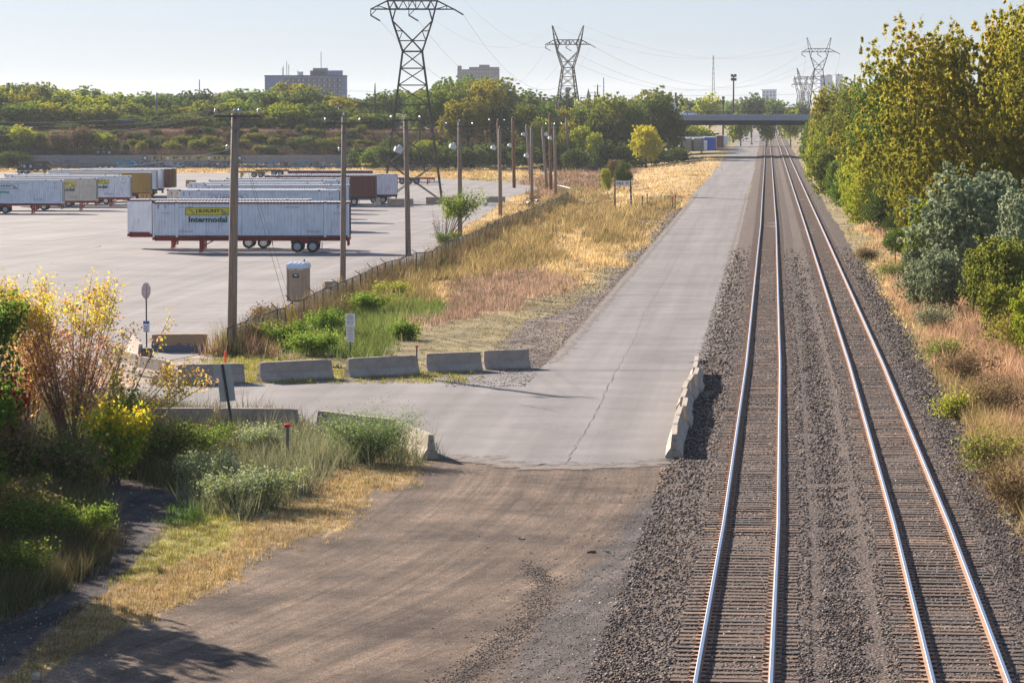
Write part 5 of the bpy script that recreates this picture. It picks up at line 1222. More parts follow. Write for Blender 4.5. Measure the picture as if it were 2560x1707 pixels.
# ------------------------------------------------------------------ leaning chain link fence
FT = thing('chain_link_fence', 'old leaning chain link fence overgrown with dry weeds between yard and field', 'fence', FEN[0], 0)
f0 = FEN[0]; rail = MB(); tops = []
for i in range(len(FEN) - 1):
    a, b = FEN[i], FEN[i + 1]; n = max(1, int((b - a).length / 3.0))
    for j in range(n):
        p = a.lerp(b, j / n); top = p + Vector((R.uniform(-.08, .08), 0, FH + R.uniform(-.08, .08))); tops.append((p, top))
        obj('fence_post', MB().tube([p - f0 - Vector((0, 0, .2)), top - f0], .035, 6), M['post_green'], FT)
        if R.random() < .5: obj('barb_arm', MB().bar(top - f0, top - f0 + Vector((R.choice((-.35, .3)), 0, R.uniform(.2, .35))), .045), M['black_steel'], FT)
rail.tube([t - f0 for p, t in tops], .03, 5)
rail.tube([p.lerp(t, .12) - f0 for p, t in tops], .012, 4)
obj('top_rail', rail, M['post_green'], FT)
fm, ft_, fb_ = newmat('chain_link_mesh'); fb_.inputs['Base Color'].default_value = (.14, .14, .14, 1); fb_.inputs['Roughness'].default_value = .6
v_ = coords(ft_, 'Position', (1, 1, 1)); wv1 = ft_.nodes.new('ShaderNodeTexWave'); wv1.bands_direction = 'DIAGONAL'; wv1.inputs['Scale'].default_value = 7; ft_.links.new(v_, wv1.inputs[0])
v2_ = coords(ft_, 'Position', (-1, -1, 1)); wv2 = ft_.nodes.new('ShaderNodeTexWave'); wv2.bands_direction = 'DIAGONAL'; wv2.inputs['Scale'].default_value = 7; ft_.links.new(v2_, wv2.inputs[0])
mxn = ft_.nodes.new('ShaderNodeMath'); mxn.operation = 'MAXIMUM'; ft_.links.new(wv1.outputs['Fac'], mxn.inputs[0]); ft_.links.new(wv2.outputs['Fac'], mxn.inputs[1]); gt = ft_.nodes.new('ShaderNodeMath'); gt.operation = 'GREATER_THAN'; gt.inputs[1].default_value = .86; ft_.links.new(mxn.outputs[0], gt.inputs[0]); ft_.links.new(gt.outputs[0], fb_.inputs['Alpha'])
mb = MB()
for p, t in tops: mb.v += [tuple(p - f0 + Vector((0, .04, .03))), tuple(t - f0 + Vector((0, .04, 0)))]
for i in range(len(tops) - 1): o = 2 * i; mb.f.append((o, o + 2, o + 3, o + 1))
obj('chain_link_mesh', mb, fm, FT)
a = P(1393, 474); b = P(1425, 482); c_ = tag(obj('white_pipe_rail', MB().tube([a + Vector((0, 0, .7)), (a + b) / 2 + Vector((0, 0, .75)), b + Vector((0, 0, .7)), b], .06, 6), M['white_plastic']), 'white pipe handrail at the far end of the leaning fence', 'rail')
# ------------------------------------------------------------------ trees
def crown_np(n, leaf, lobes, seed, quad=False, tall=1.0, shell=.72, open_=0.0):
    rs = np.random.RandomState(seed)
    # lobes over an egg-shaped hull, unit crown: x,y in +-.5, z .08..1
    th = rs.uniform(0, 2 * np.pi, lobes); cz = rs.uniform(-.8, .95, lobes); rr = np.sqrt(1 - cz ** 2)
    k = rs.uniform(.55, 1.0, lobes); rmin, rmax = .30 * lobes ** -.34, .62 * lobes ** -.34; rad = rs.uniform(rmin, rmax, lobes)
    wob_ = 1 + .14 * np.sin(2 * th + seed) + .1 * np.sin(3 * th + 2 * seed)
    C = np.stack([rr * np.cos(th) * (.47 - rad * .8) * k * wob_, rr * np.sin(th) * (.47 - rad * .8) * k * wob_, .53 + cz * (.45 - rad * .8) * (.55 + .45 * k)], 1)
    C[0] = (0, 0, .5); rad[0] = .33
    per = 12 if n < 9000 else (18 if n < 30000 else 24); nc = n // per; n = nc * per
    pw = rad ** 2; li = rs.choice(lobes, nc, p=pw / pw.sum())
    d = rs.normal(0, 1, (nc, 3)); d /= np.linalg.norm(d, axis=1)[:, None]
    rf = rs.uniform(.55, 1.08, nc); spur = rs.rand(nc) < .10; rf = np.where(spur, rs.uniform(1.05, 1.3, nc), rf); rf = np.where(rs.rand(nc) < .2, rs.uniform(.1, .7, nc), rf)
    cc = C[li] + d * (rad[li] * rf)[:, None]; cr = (.85 * nc ** -.5) * rs.uniform(.55, 1.25, nc)
    g = np.repeat(np.arange(nc), per); o = rs.normal(0, 1, (n, 3)); o /= np.linalg.norm(o, axis=1)[:, None]; o2 = o * np.abs(rs.normal(0, .62, n))[:, None]; tip = (rs.rand(nc) < .3)[g]
    p = cc[g] + o2 * cr[g][:, None] * np.where(tip[:, None], np.array([.55, .55, 1.7]), np.array([1.1, 1.1, .75]))
    p[:, 2] = np.clip(p[:, 2], .03, 1.04)
    nrm = o2 * .5 + d[g] * .6 + rs.normal(0, .7, (n, 3)) + np.array([0, 0, .2]); nrm /= np.linalg.norm(nrm, axis=1)[:, None]
    t1 = np.cross(nrm, rs.normal(0, 1, (n, 3))); t1 /= np.linalg.norm(t1, axis=1)[:, None]; t2 = np.cross(nrm, t1)
    s = leaf * rs.uniform(.6, 1.4, n)[:, None]; t1 = t1 * s; t2 = t2 * s * .62
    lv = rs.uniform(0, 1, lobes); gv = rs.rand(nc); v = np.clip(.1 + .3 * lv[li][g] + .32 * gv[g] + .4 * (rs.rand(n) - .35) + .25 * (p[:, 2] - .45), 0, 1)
    if quad:
        V = np.stack([p - t1, p - t2, p + t1, p + t2], 1).reshape(-1, 3); Fc = np.arange(4 * n).reshape(n, 4); A = np.repeat(v, 4)
    else:
        V = np.stack([p - t1 * .8 - t2, p - t1 * .8 + t2, p + t1], 1).reshape(-1, 3); Fc = np.arange(3 * n).reshape(n, 3); A = np.repeat(v, 3)
    return V, Fc, A
def trunk_mb(seed, limbs=6, r0=.028, h=.62, spread=.26):
    rr = random.Random(seed); mb = MB(); top = Vector((rr.uniform(-.04, .04), rr.uniform(-.04, .04), h))
    mb.tube([(0, 0, -.03), tuple(top * .4), tuple(top)], [r0, r0 * .75, r0 * .3], 7)
    for i in range(limbs):
        a = 2 * math.pi * i / limbs + rr.uniform(-.4, .4); s = top * rr.uniform(.3, .75); e = s + Vector((math.cos(a) * spread * rr.uniform(.7, 1.2), math.sin(a) * spread * rr.uniform(.7, 1.2), rr.uniform(.15, .34)))
        m = s.lerp(e, .5) + Vector((0, 0, -.02)); mb.tube([s, m, e], [r0 * .45, r0 * .28, r0 * .08], 5)
    return mb
LOD = {}
LOD['far'] = [mesh_np('crown', *crown_np(8400, .025, 13 + 2 * i, 100 + i)[:2], attr=crown_np(8400, .025, 13 + 2 * i, 100 + i)[2]) for i in range(6)]
LOD['mid'] = [mesh_np('crown', *(lambda q: (q[0], q[1]))(crown_np(24000, .0150, 44 + 6 * i, 200 + i)), attr=crown_np(24000, .0150, 44 + 6 * i, 200 + i)[2]) for i in range(4)]
LOD['near'] = [mesh_np('crown', *(lambda q: (q[0], q[1]))(crown_np(105000, .0066, 60 + 10 * i, 300 + i)), attr=crown_np(105000, .0066, 60 + 10 * i, 300 + i)[2]) for i in range(3)]
TR = [trunk_mb(i).mesh('trunk', M['bark']) for i in range(4)]
def tree(label, pxd, Y, topd, wd_d, kind, lod='far', group=None, cat='tree', name=None, base_z=None, lift=0.0, depth=1.0, shrub=False):
    """pxd, topd, wd_d in the 2352 px view; Y metres away"""
    px = pxd * 1.08844; top = topd * 1.08844; wpx = wd_d * 1.08844; s = Y / F
    X = (px - 1280) * s; z0 = float(terrain(X, Y)) if base_z is None else base_z; zt_ = HC - (top - 265) * s; H = max(1.0, (zt_ - z0) * 1.05); W = wpx * s * 1.2
    low = shrub or group == NG
    if group == FG: H *= 1.07
    T = thing(name or ('bush' if shrub else 'tree'), label, cat, (X, Y, z0 - .05), R.uniform(0, 6.28), group)
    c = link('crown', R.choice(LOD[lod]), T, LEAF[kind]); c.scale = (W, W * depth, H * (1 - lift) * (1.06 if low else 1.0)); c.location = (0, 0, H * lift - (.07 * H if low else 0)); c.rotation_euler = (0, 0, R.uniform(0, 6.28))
    if not shrub or lod == 'near':
        t_ = link('trunk', R.choice(TR), T); t_.scale = (W * (.55 if H > 1.6 * W else .9), W * (.55 if H > 1.6 * W else .9), H); 
    return T
FG = 'trees of the far skyline'; NG = 'trees on the bank right of the tracks'
sky_prof = [(-60, 190), (0, 190), (40, 188), (100, 192), (140, 205), (200, 207), (240, 209), (300, 222), (380, 213), (450, 222), (540, 206), (600, 210), (650, 198), (700, 200), (760, 208), (800, 222), (880, 220), (910, 225), (940, 208), (1000, 198), (1060, 188), (1100, 182), (1160, 195), (1180, 222), (1300, 224), (1400, 220), (1450, 218), (1520, 210), (1560, 222), (1620, 222), (1700, 225), (1750, 216), (1800, 230), (1850, 232), (2000, 215), (2400, 200)]
def prof(x): return float(np.interp(x, [p[0] for p in sky_prof], [p[1] for p in sky_prof]))
def where(x):
    L = [(60, 'at the far left edge'), (130, 'above the black chassis group'), (190, 'left of the pale ridge pole'), (270, 'above the left container group'), (330, 'over the car on the bank'), (400, 'behind the pale ridge pole'), (470, 'above the wall graffiti stars'), (530, 'left of the nearest pole'), (590, 'just right of the nearest pole'), (660, 'in front of the wide apartment block'), (730, 'below the apartment block stair tower'), (800, 'around the second yard pole'), (870, 'near the dark ridge pole'), (940, 'left of the nearest pylon'), (1010, 'behind the nearest pylon legs'), (1070, 'right of the nearest pylon'), (1140, 'below the brick tower block'), (1210, 'right of the brick tower block'), (1280, 'left of the second pylon'), (1340, 'under the second pylon'), (1400, 'right of the second pylon'), (1470, 'behind the thin grey pole'), (1550, 'left of the pale silo'), (1640, 'above the left half of the overpass'), (1720, 'below the floodlight pole'), (1800, 'above the right half of the overpass'), (1900, 'by the third pylon'), (9999, 'behind the right bank')]
    for a, b in L:
        if x < a: return b
kinds_w = {'green': 'fresh green', 'dark green': 'dark green', 'olive': 'olive green', 'golden': 'golden olive', 'yellow green': 'yellow green', 'yellow': 'yellow', 'brown': 'brown', 'silvery': 'grey green', 'autumn': 'orange', 'orange': 'orange', 'red': 'red'}
sizes = ['tall round', 'broad', 'slender', 'bushy', 'low', 'domed', 'ragged', 'full', 'lopsided', 'compact']
used = {}
def lab(kind, x, extra, sz=None):
    b = f'{sz or R.choice(sizes)} {kinds_w[kind]} {extra} {where(x)}'
    for t_ in sizes:
        if b not in used: break
        b = f'{t_} {kinds_w[kind]} {extra} {where(x)}'
    used[b] = 1; return b
def pick(w): return R.choices(list(w), list(w.values()))[0]
# horizon row far behind everything
x = -80
while x < 2000:
    Y = R.uniform(1500, 2100); tree(lab(pick(k_ := {'green': 2, 'dark green': 3, 'olive': 2, 'golden': 1}), x, 'tree on the horizon') if False else lab('dark green' if R.random() < .5 else 'olive', x, 'distant tree on the horizon'), x, Y, prof(x) + R.uniform(0, 10), R.uniform(60, 90), pick({'green': 2, 'dark green': 3, 'olive': 3}), 'far', 'distant trees on the horizon'); x += R.uniform(38, 52)
# skyline row
x = -60
while x < 1540:
    kd = pick({'green': 3.5, 'dark green': 2.6, 'olive': 3.4, 'golden': 1.8, 'yellow green': 2}); Y = R.uniform(800, 960)
    tree(lab(kd, x, 'tree on the skyline'), x, Y, prof(x) + R.uniform(-14, 6), R.uniform(88, 132), kd, 'far', FG); x += R.uniform(44, 62)
# middle and front rows on the plateau
for row, (dy, Ya, Yb, st) in enumerate(((20, 755, 795, 60), (40, 726, 742, 56))):
    x = -50 + row * 20
    while x < 900:
        kd = pick({'green': 3.5, 'dark green': 4, 'olive': 3.4, 'golden': .8, 'yellow green': 1.8})
        tree(lab(kd, x, ['tree in the middle row', 'tree in the front row'][row]), x, R.uniform(Ya, Yb), prof(x) + dy + R.uniform(-10, 10), R.uniform(80, 118), kd, 'far', 'trees on the plateau behind the wall'); x += R.uniform(st * .75, st * 1.2)
x = -60
while x < 905:
    kd = pick({'dark green': 5, 'green': 2, 'olive': 2, 'golden': .5}); tree(lab(kd, x, 'shrub under the trees'), x, R.uniform(725, 738), R.uniform(262, 280), R.uniform(40, 62), kd, 'far', 'undergrowth shrubs along the top of the bank', 'shrub', 'shrub', shrub=True); x += R.uniform(17, 24)
NT = [  # hand placed in the far left and centre
 (112, 742, 233, 74, 'yellow', 'rounded pale yellow tree among dark ones at the upper left'), (45, 738, 232, 70, 'dark green', 'dark green tree left of the pale yellow one'), (165, 722, 282, 62, 'green', 'green tree below the pale yellow one'),
 (60, 694, 300, 85, 'yellow green', 'yellow topped tree low at the left edge before the wall'), (215, 700, 302, 66, 'yellow green', 'yellow flecked tree above the wall left of the bank'), (-10, 690, 290, 90, 'dark green', 'dark tree at the very left edge above the wall'), (128, 690, 322, 70, 'brown', 'brownish shrubby tree above the chassis row'), (30, 676, 345, 90, 'dark green', 'dark undergrowth tree low at the left edge'),
 (300, 735, 262, 75, 'green', 'green tree right above the bank top'), (385, 735, 262, 88, 'olive', 'olive domed tree above the bank behind the wires'), (455, 735, 255, 60, 'dark green', 'dark tree above the bank left of the nearest pole'),
 (655, 735, 232, 78, 'olive', 'olive tree in front of the apartment block'), (740, 734, 252, 62, 'dark green', 'round dark tree at bank top between two poles'), (700, 690, 312, 55, 'green', 'small green tree standing against the graffiti wall'), (748, 688, 316, 50, 'olive', 'small olive tree standing against the wall, right one of two'),
 (690, 760, 205, 85, 'dark green', 'big dark tree before the apartment block'), (620, 750, 212, 80, 'dark green', 'dark broad tree left of the apartment block trees'), (1110, 700, 180, 118, 'golden', 'large golden olive tree below the brick tower block'), (1075, 690, 222, 120, 'golden', 'broad golden tree in front of the large golden one'), (1010, 700, 198, 110, 'green', 'large green tree behind the nearest pylon'), (965, 705, 215, 80, 'green', 'green tree left of the pylon legs'), (1060, 695, 205, 80, 'dark green', 'dark green tree between the pylon and the golden trees'),
 (975, 662, 318, 96, 'yellow green', 'low bright yellow green tree behind the pylon legs'), (905, 668, 310, 80, 'dark green', 'dark low tree left of the bright yellow green one'), (1150, 690, 240, 80, 'dark green', 'dark tree right of the golden tree'), (1205, 700, 236, 80, 'olive', 'olive tree mid way between the pylons'), (1255, 700, 232, 70, 'green', 'green tree left of the second pylon foot'), (1290, 705, 245, 80, 'golden', 'golden tree under the second pylon'), (1345, 700, 240, 70, 'dark green', 'dark tree under the second pylon'),
 (1405, 690, 214, 105, 'olive', 'tall olive tree left of the dark one, right of the second pylon'), (1510, 692, 212, 118, 'dark green', 'tall dark green tree at the left end of the overpass'), (1460, 690, 232, 70, 'green', 'green tree between the two tall ones by the overpass'), (1483, 655, 283, 86, 'yellow', 'rounded yellow tree at the end of the field'), (1375, 690, 255, 70, 'olive', 'olive tree right of the leaning pole'), (1440, 686, 265, 75, 'dark green', 'dark tree behind the rounded yellow one'), (1335, 675, 285, 62, 'yellow green', 'yellow green tree behind the thin grey pole'), (1368, 668, 300, 50, 'yellow green', 'small yellow green tree behind the thin grey pole'), (1240, 682, 268, 62, 'yellow green', 'yellow green tree behind the brown poles'), (1310, 684, 275, 60, 'golden', 'golden tree behind the crossarm pole'), (1545, 690, 250, 60, 'dark green', 'dark tree hiding the left end of the overpass'),
 (1628, 1050, 221, 66, 'yellow green', 'rounded yellow green tree just above the overpass left half'), (1725, 1150, 222, 80, 'dark green', 'dark hazy tree above the overpass'), (1580, 1150, 224, 70, 'dark green', 'hazy tree between silo and yellow green tree'), (1680, 1250, 228, 70, 'green', 'hazy tree below the floodlight'), (1790, 1200, 226, 80, 'green', 'hazy green tree above the overpass right part'), (1840, 1250, 235, 70, 'dark green', 'hazy dark tree under the third pylon'), (1760, 900, 252, 50, 'olive', 'low olive tree just above the overpass rail'), (1700, 905, 254, 60, 'yellow green', 'low yellow green tree just above the overpass rail'), (1815, 900, 250, 60, 'yellow green', 'low tree by the overpass rail, right part'), (1570, 880, 245, 60, 'olive', 'olive tree behind the overpass left end'),
 (1610, 790, 285, 70, 'yellow green', 'yellow green scrub tree seen beneath the overpass'), (1570, 785, 282, 60, 'olive', 'olive scrub tree seen beneath the overpass, left'),
]
for px_, Y_, t_, w_, k_, l_ in NT: tree(l_, px_, Y_, t_, w_, k_, 'mid' if Y_ < 760 else 'far', 'named trees behind yard and field' if Y_ < 1000 else FG)
# dark hedge line at the end of the yard and field
x = 830
while x < 1560:
    kd = pick({'dark green': 6, 'green': 1, 'brown': .5}); tree(lab(kd, x, 'hedge tree behind the yard', R.choice(['low', 'bushy', 'compact'])), x, R.uniform(655, 676), R.uniform(318, 345), R.uniform(55, 80), kd, 'far', 'dark hedge trees at the end of the yard', shrub=True, name='hedge_tree'); x += R.uniform(24, 34)
# scrub on the bank above the wall
x = -60
while x < 232:
    kd = pick({'dark green': 4, 'green': 2, 'olive': 2, 'brown': .7, 'yellow green': 1}); Yb = R.uniform(683, 712); tree(lab(kd, x, 'tree low above the wall'), x, Yb, R.uniform(285, 330), R.uniform(60, 85), kd, 'far', 'trees low above the wall at the far left'); x += R.uniform(14, 22)
x = 225
while x < 900:
    kd = pick({'brown': 4, 'dark green': 3, 'olive': 1.5, 'golden': .8}); yd = R.uniform(296, 345); Yb = 684 + (345 - yd) * .62
    tree(lab(kd, x, 'scrub bush on the bank', R.choice(['low', 'bushy', 'ragged', 'compact'])), x, Yb, yd - R.uniform(4, 18), R.uniform(26, 52), kd, 'far', 'scrub bushes on the bank', 'bush', 'bush', shrub=True); x += R.uniform(7, 12)
# ------------------------------------------------------------------ bank of trees right of the tracks
NG = 'trees on the bank right of the tracks'
RT = [(2225, 232, -14, 470, 'golden', 'near', 'huge golden olive tree towering at the right of the view'), (2430, 222, -40, 400, 'golden', 'near', 'huge golden tree cut by the right edge'), (2330, 262, 40, 260, 'olive', 'near', 'large olive tree filling behind the huge golden one'), (2170, 300, 72, 190, 'golden', 'near', 'olive gold tree left shoulder of the huge one'),
 (2075, 325, 108, 215, 'green', 'near', 'bright green tall tree left of the huge golden tree'), (2030, 345, 175, 110, 'green', 'near', 'green tree on the left flank of the bright green one'), (1950, 430, 164, 185, 'olive', 'near', 'olive tree with yellow flecks at the left of the bank'), (1905, 470, 190, 110, 'golden', 'mid', 'golden flecked tree nearest the third pylon'), (1890, 520, 235, 90, 'olive', 'mid', 'olive tree hiding the right end of the overpass'), (2010, 420, 215, 120, 'golden', 'mid', 'golden tree mid-bank behind the yellow green ones'),
 (1945, 400, 290, 120, 'golden', 'mid', 'dull gold rounded tree in the middle of the bank'), (1885, 425, 300, 78, 'yellow green', 'mid', 'yellow green bush tree with dark heart nearest the tracks'), (2030, 292, 322, 190, 'yellow green', 'near', 'bright yellow green tree with dark green foot in the middle of the bank'), (2060, 280, 400, 170, 'dark green', 'near', 'dark green tree below the bright yellow green one'), (2110, 290, 300, 120, 'green', 'near', 'green tree behind the bright yellow green one'), (1965, 340, 350, 85, 'yellow green', 'mid', 'small yellow green tree left of the bright one'), (1925, 365, 358, 70, 'green', 'mid', 'small green bush tree by the dry grass edge'), (2150, 245, 300, 230, 'golden', 'near', 'golden tree at the foot of the huge one'),
 (2230, 182, 372, 290, 'silvery', 'mid', 'wide grey green shrub tree in front of the golden trees'), (2370, 176, 400, 200, 'silvery', 'mid', 'grey green shrub tree cut by the right edge'), (2310, 170, 530, 180, 'olive', 'mid', 'dull olive shrub in front of the grey green one'), (2265, 172, 555, 150, 'olive', 'mid', 'olive shrub before the wide grey green one'), (2115, 215, 445, 80, 'yellow green', 'mid', 'yellow shrub peeking out left of the grey green one'), (2120, 178, 590, 120, 'silvery', 'mid', 'small grey green shrub at the dry grass edge'), (2380, 140, 640, 120, 'yellow green', 'mid', 'yellow green shrub cut by the right edge low down'), (2160, 176, 560, 130, 'silvery', 'mid', 'grey green shrub left foot of the wide one'), (2430, 150, 560, 160, 'dark green', 'mid', 'dark shrub at the right edge'),
 (1900, 380, 330, 90, 'olive', 'mid', 'olive shrub filling the foot of the bank by the dry grass'), (1940, 345, 395, 80, 'green', 'mid', 'fresh green shrub at the bank foot left of the bright tree'), (1990, 318, 410, 80, 'yellow green', 'mid', 'yellow green shrub at the left foot of the bright tree'), (2090, 262, 470, 110, 'dark green', 'near', 'dark shrub in the gap right of the bright tree'), (2000, 360, 300, 130, 'olive', 'near', 'olive tree filling the middle of the bank'), (2185, 262, 230, 190, 'olive', 'near', 'golden olive tree joining the green and the huge one'), (1925, 440, 250, 120, 'olive', 'mid', 'olive tree behind the dull gold rounded one'),
 (1975, 300, 440, 70, 'yellow green', 'mid', 'low yellow green shrub at the verge left of the bright tree foot'), (2065, 240, 520, 80, 'green', 'mid', 'green verge shrub between dry grass and the silvery shrubs'), (2095, 215, 560, 70, 'silvery', 'mid', 'low silvery verge shrub nearest the dry grass'), (2310, 150, 640, 120, 'olive', 'mid', 'olive shrub below the dark one at the right'),
 (1862, 560, 268, 60, 'green', 'mid', 'green shrub by the overpass pier right of the tracks'), (1872, 480, 320, 50, 'yellow green', 'mid', 'small yellow green shrub at the track side near the overpass')]
for px_, Y_, t_, w_, k_, lod_, l_ in RT:
    sh = Y_ < 220 or 'bush' in l_ or 'shrub' in l_; tree(l_, px_, Y_, t_, w_, k_, lod_, NG, shrub=sh, name='shrub' if sh else 'tree', cat='shrub' if sh else 'tree', base_z=0 if not sh else None)
tree('small dark red shrub tucked beside the yellow green bush tree', 1888, 400, 384, 14, 'red', 'mid', None, 'shrub', 'shrub', shrub=True)
# ------------------------------------------------------------------ shrubs and young trees
def branchy(label, base, stems, H, spread, kinds, nleaf, leaf, seed, lean=(0, 0), name='young_tree', cat='tree', r0=.035, clump=.16, low=.25):
    rr = random.Random(seed); rs = np.random.RandomState(seed); T = thing(name, label, cat, base); wood = MB(); tips = []
    for i in range(stems):
        a = rr.uniform(0, 6.28); k = rr.uniform(.15, 1) ** .7; hh = H * rr.uniform(.62, 1.0) * (1 - .25 * k)
        end = Vector((math.cos(a) * spread * k + lean[0], math.sin(a) * spread * k * .8 + lean[1], hh)); st = Vector((rr.uniform(-.2, .2), rr.uniform(-.2, .2), 0))
        pts = [st + (end - st) * t + Vector((rr.gauss(0, .05), rr.gauss(0, .05), 0)) * H * .15 * t * (1 - t) + Vector((0, 0, .35 * k * spread * math.sin(t * 2.6))) * .3 for t in np.linspace(0, 1, 7)]
        wood.tube(pts, [r0 * (1 - .85 * t) for t in np.linspace(0, 1, 7)], 5)
        for j in range(9):
            t = rr.uniform(low, .97); q = pts[min(5, int(t * 6))].lerp(pts[min(6, int(t * 6) + 1)], t * 6 % 1); b2 = rr.uniform(0, 6.28); ln_ = H * rr.uniform(.08, .2) * (1.15 - t)
            e = q + Vector((math.cos(b2) * ln_, math.sin(b2) * ln_, ln_ * rr.uniform(.5, 1.5))); wood.tube([q, q.lerp(e, .5) + Vector((0, 0, .02)), e], [r0 * .3, r0 * .18, r0 * .08], 3)
            tips += [q.lerp(e, .4), q.lerp(e, .75), e, e]
        tips += [pts[-1], pts[-2], pts[-1]]
    obj('stems', wood, M['twig'] if H > 3 else M['bark'], T)
    C = np.array([tuple(t) for t in tips]); per = len(C)
    for kd, frac, zlo, zhi in kinds:
        n = int(nleaf * frac); ok = (C[:, 2] >= zlo * H) & (C[:, 2] <= zhi * H); Ck = C[ok] if ok.any() else C
        ci = rs.randint(0, len(Ck), n); p = Ck[ci] + rs.normal(0, clump, (n, 3))
        nm = rs.normal(0, 1, (n, 3)); nm /= np.linalg.norm(nm, axis=1)[:, None]; t1 = np.cross(nm, rs.normal(0, 1, (n, 3))); t1 /= np.linalg.norm(t1, axis=1)[:, None]; t2 = np.cross(nm, t1)
        s = leaf * rs.uniform(.6, 1.35, n)[:, None]; t1, t2 = t1 * s, t2 * s * .5
        V = np.stack([p - t1, p - t2, p + t1, p + t2], 1).reshape(-1, 3); cv = rs.uniform(0, 1, len(Ck))
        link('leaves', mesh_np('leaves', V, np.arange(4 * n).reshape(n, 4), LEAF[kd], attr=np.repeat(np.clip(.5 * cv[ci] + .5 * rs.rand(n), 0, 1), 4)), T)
    return T
def gp(xd, yd): return P(xd * 1.08844, yd * 1.08844)
b_ = gp(170, 1050)
branchy('open yellow and pink leaved sapling clump with many thin stems at the left', b_, 34, 7.2, 2.6, [('autumn', .72, .15, .95), ('yellow', .28, .6, 1.1)], 10500, .058, 5, (-.2, 0), clump=.17, r0=.034)
branchy('thin leaning sapling with yellow leaves reaching out towards the barriers', gp(215, 1075), 10, 5.4, 2.1, [('autumn', .65, .15, 1), ('yellow', .35, .3, 1.1)], 2600, .06, 9, (2.0, 0), clump=.13, r0=.035)
branchy('sapling with pinkish leaves at the left edge behind the clump', gp(60, 1040), 14, 6.6, 2.2, [('autumn', .8, .2, 1), ('yellow', .2, .5, 1.1)], 7000, .058, 15, (0, 0), clump=.22)
branchy('dark green leaved branch of a tree entering at the left edge', gp(-50, 1065), 9, 7.5, 1.5, [('green', .5, .5, 1.1), ('dark green', .5, .3, 1.1)], 4200, .10, 21, (.2, 0), clump=.22, r0=.05)
branchy('slim green sapling standing in front of the yellow clump', gp(282, 1080), 4, 3.9, .5, [('green', 1, .1, 1.1)], 900, .08, 33, (0.2, 0), clump=.12, r0=.025)
branchy('dense yellow green bush with an orange patch beside the clump', gp(262, 1115), 16, 2.9, 1.05, [('yellow green', .5, .1, 1), ('green', .3, .0, .6), ('orange', .2, .55, 1.0)], 5200, .075, 41, (0, 0), 'bush', 'bush', clump=.2, r0=.02)
branchy('crimson leaved shrub at the left edge', gp(12, 1080), 12, 3.4, .8, [('red', 1, .1, 1)], 2200, .08, 52, (0, 0), 'shrub', 'shrub', clump=.18, r0=.02)
branchy('dark green and brown bush in the shade below the yellow clump', gp(150, 1140), 14, 2.2, 1.7, [('dark green', .6, 0, 1), ('brown', .4, 0, 1)], 5200, .07, 61, (0, 0), 'bush', 'bush', clump=.24, r0=.02)  # lower left bushes: dark green leaves stand in for the deep shade there
branchy('brown and dark shrub below the crimson one at the left edge', gp(20, 1150), 16, 2.6, 1.7, [('brown', .6, 0, 1), ('dark green', .4, 0, .7)], 5200, .07, 62, (0, 0), 'bush', 'bush', clump=.22, r0=.02)
branchy('ragged brown green shrub between the clump and the weeds', gp(370, 1085), 18, 2.0, 1.6, [('brown', .4, 0, 1), ('dark green', .3, 0, .6), ('green', .3, 0, .8)], 6000, .05, 63, (0, 0), 'bush', 'bush', clump=.22, r0=.015)
for i, (xd, yd, H_, sp, kd, lb) in enumerate(((100, 1265, 1.6, 1.5, 'dark green', 'dark bush in deep shade left of the mulch path'), (30, 1360, 1.3, 1.5, 'dark green', 'low dark bush at the left edge in deep shade'), (190, 1250, 1.1, 1.1, 'green', 'fern-like green bush at the shaded path edge'), (60, 1220, 1.8, 1.6, 'brown', 'brownish shaded bush left of the path'), (480, 1120, 1.3, 1.3, 'silvery', 'pale grey green weed bush in the near weeds'), (610, 1160, 1.3, 1.3, 'silvery', 'rounded sage green weed bush left of the red capped post'), (535, 1175, 1.2, 1.4, 'silvery', 'low sage green weed bush by the lawn strip'), (455, 1050, 1.2, 1.3, 'green', 'green weed bush before the near barriers'), (600, 1050, 1.1, 1.2, 'silvery', 'weed bush under the leaning sign'))):  # the dark green ones carry the deep shade in their leaf colour
    branchy(lb, gp(xd, yd), 16, H_, sp, [(kd, .75, 0, 1), ('olive' if kd != 'green' else 'dark green', .25, .3, 1.1)], 4200, .04, 70 + i, (0, 0), 'bush', 'bush', clump=.15, r0=.012)
branchy('large round feathery green bush in front of the sloping barrier', gp(845, 1062), 46, 1.85, 1.9, [('green', .45, 0, .75), ('silvery', .55, .2, 1.1)], 14000, .03, 90, (0, 0), 'bush', 'bush', clump=.24, r0=.012)
for i, (xd, yd, H_, sp, kd, lb) in enumerate(((640, 800, 1.2, 1.6, 'green', 'bright green bush nearest the fence start'), (740, 770, 1.3, 1.7, 'green', 'bright green bush behind the yellow guy guards'), (720, 815, 1.0, 1.5, 'green', 'rounded green bush below the guy guards'), (930, 780, .7, .7, 'green', 'small round green bush right of the notice sign'), (850, 720, 1.2, 1.6, 'green', 'green weed bush along the middle of the fence'), (560, 800, 1.1, 1.0, 'brown', 'brown dead weeds at the foot of the nearest pole'), (600, 760, 1.3, 1.2, 'brown', 'brown weeds on the fence beside the nearest pole'), (900, 690, 1.2, 1.4, 'olive', 'olive weed bush on the fence past the second pole'), (1032, 575, 1.6, 1.5, 'dark green', 'dark bush on the fence below the leaning tree'))):
    branchy(lb, gp(xd, yd), 14, H_, sp, [(kd, 1, 0, 1.1)], 3600, .06, 110 + i, (0, 0), 'bush', 'bush', clump=.2, r0=.012)
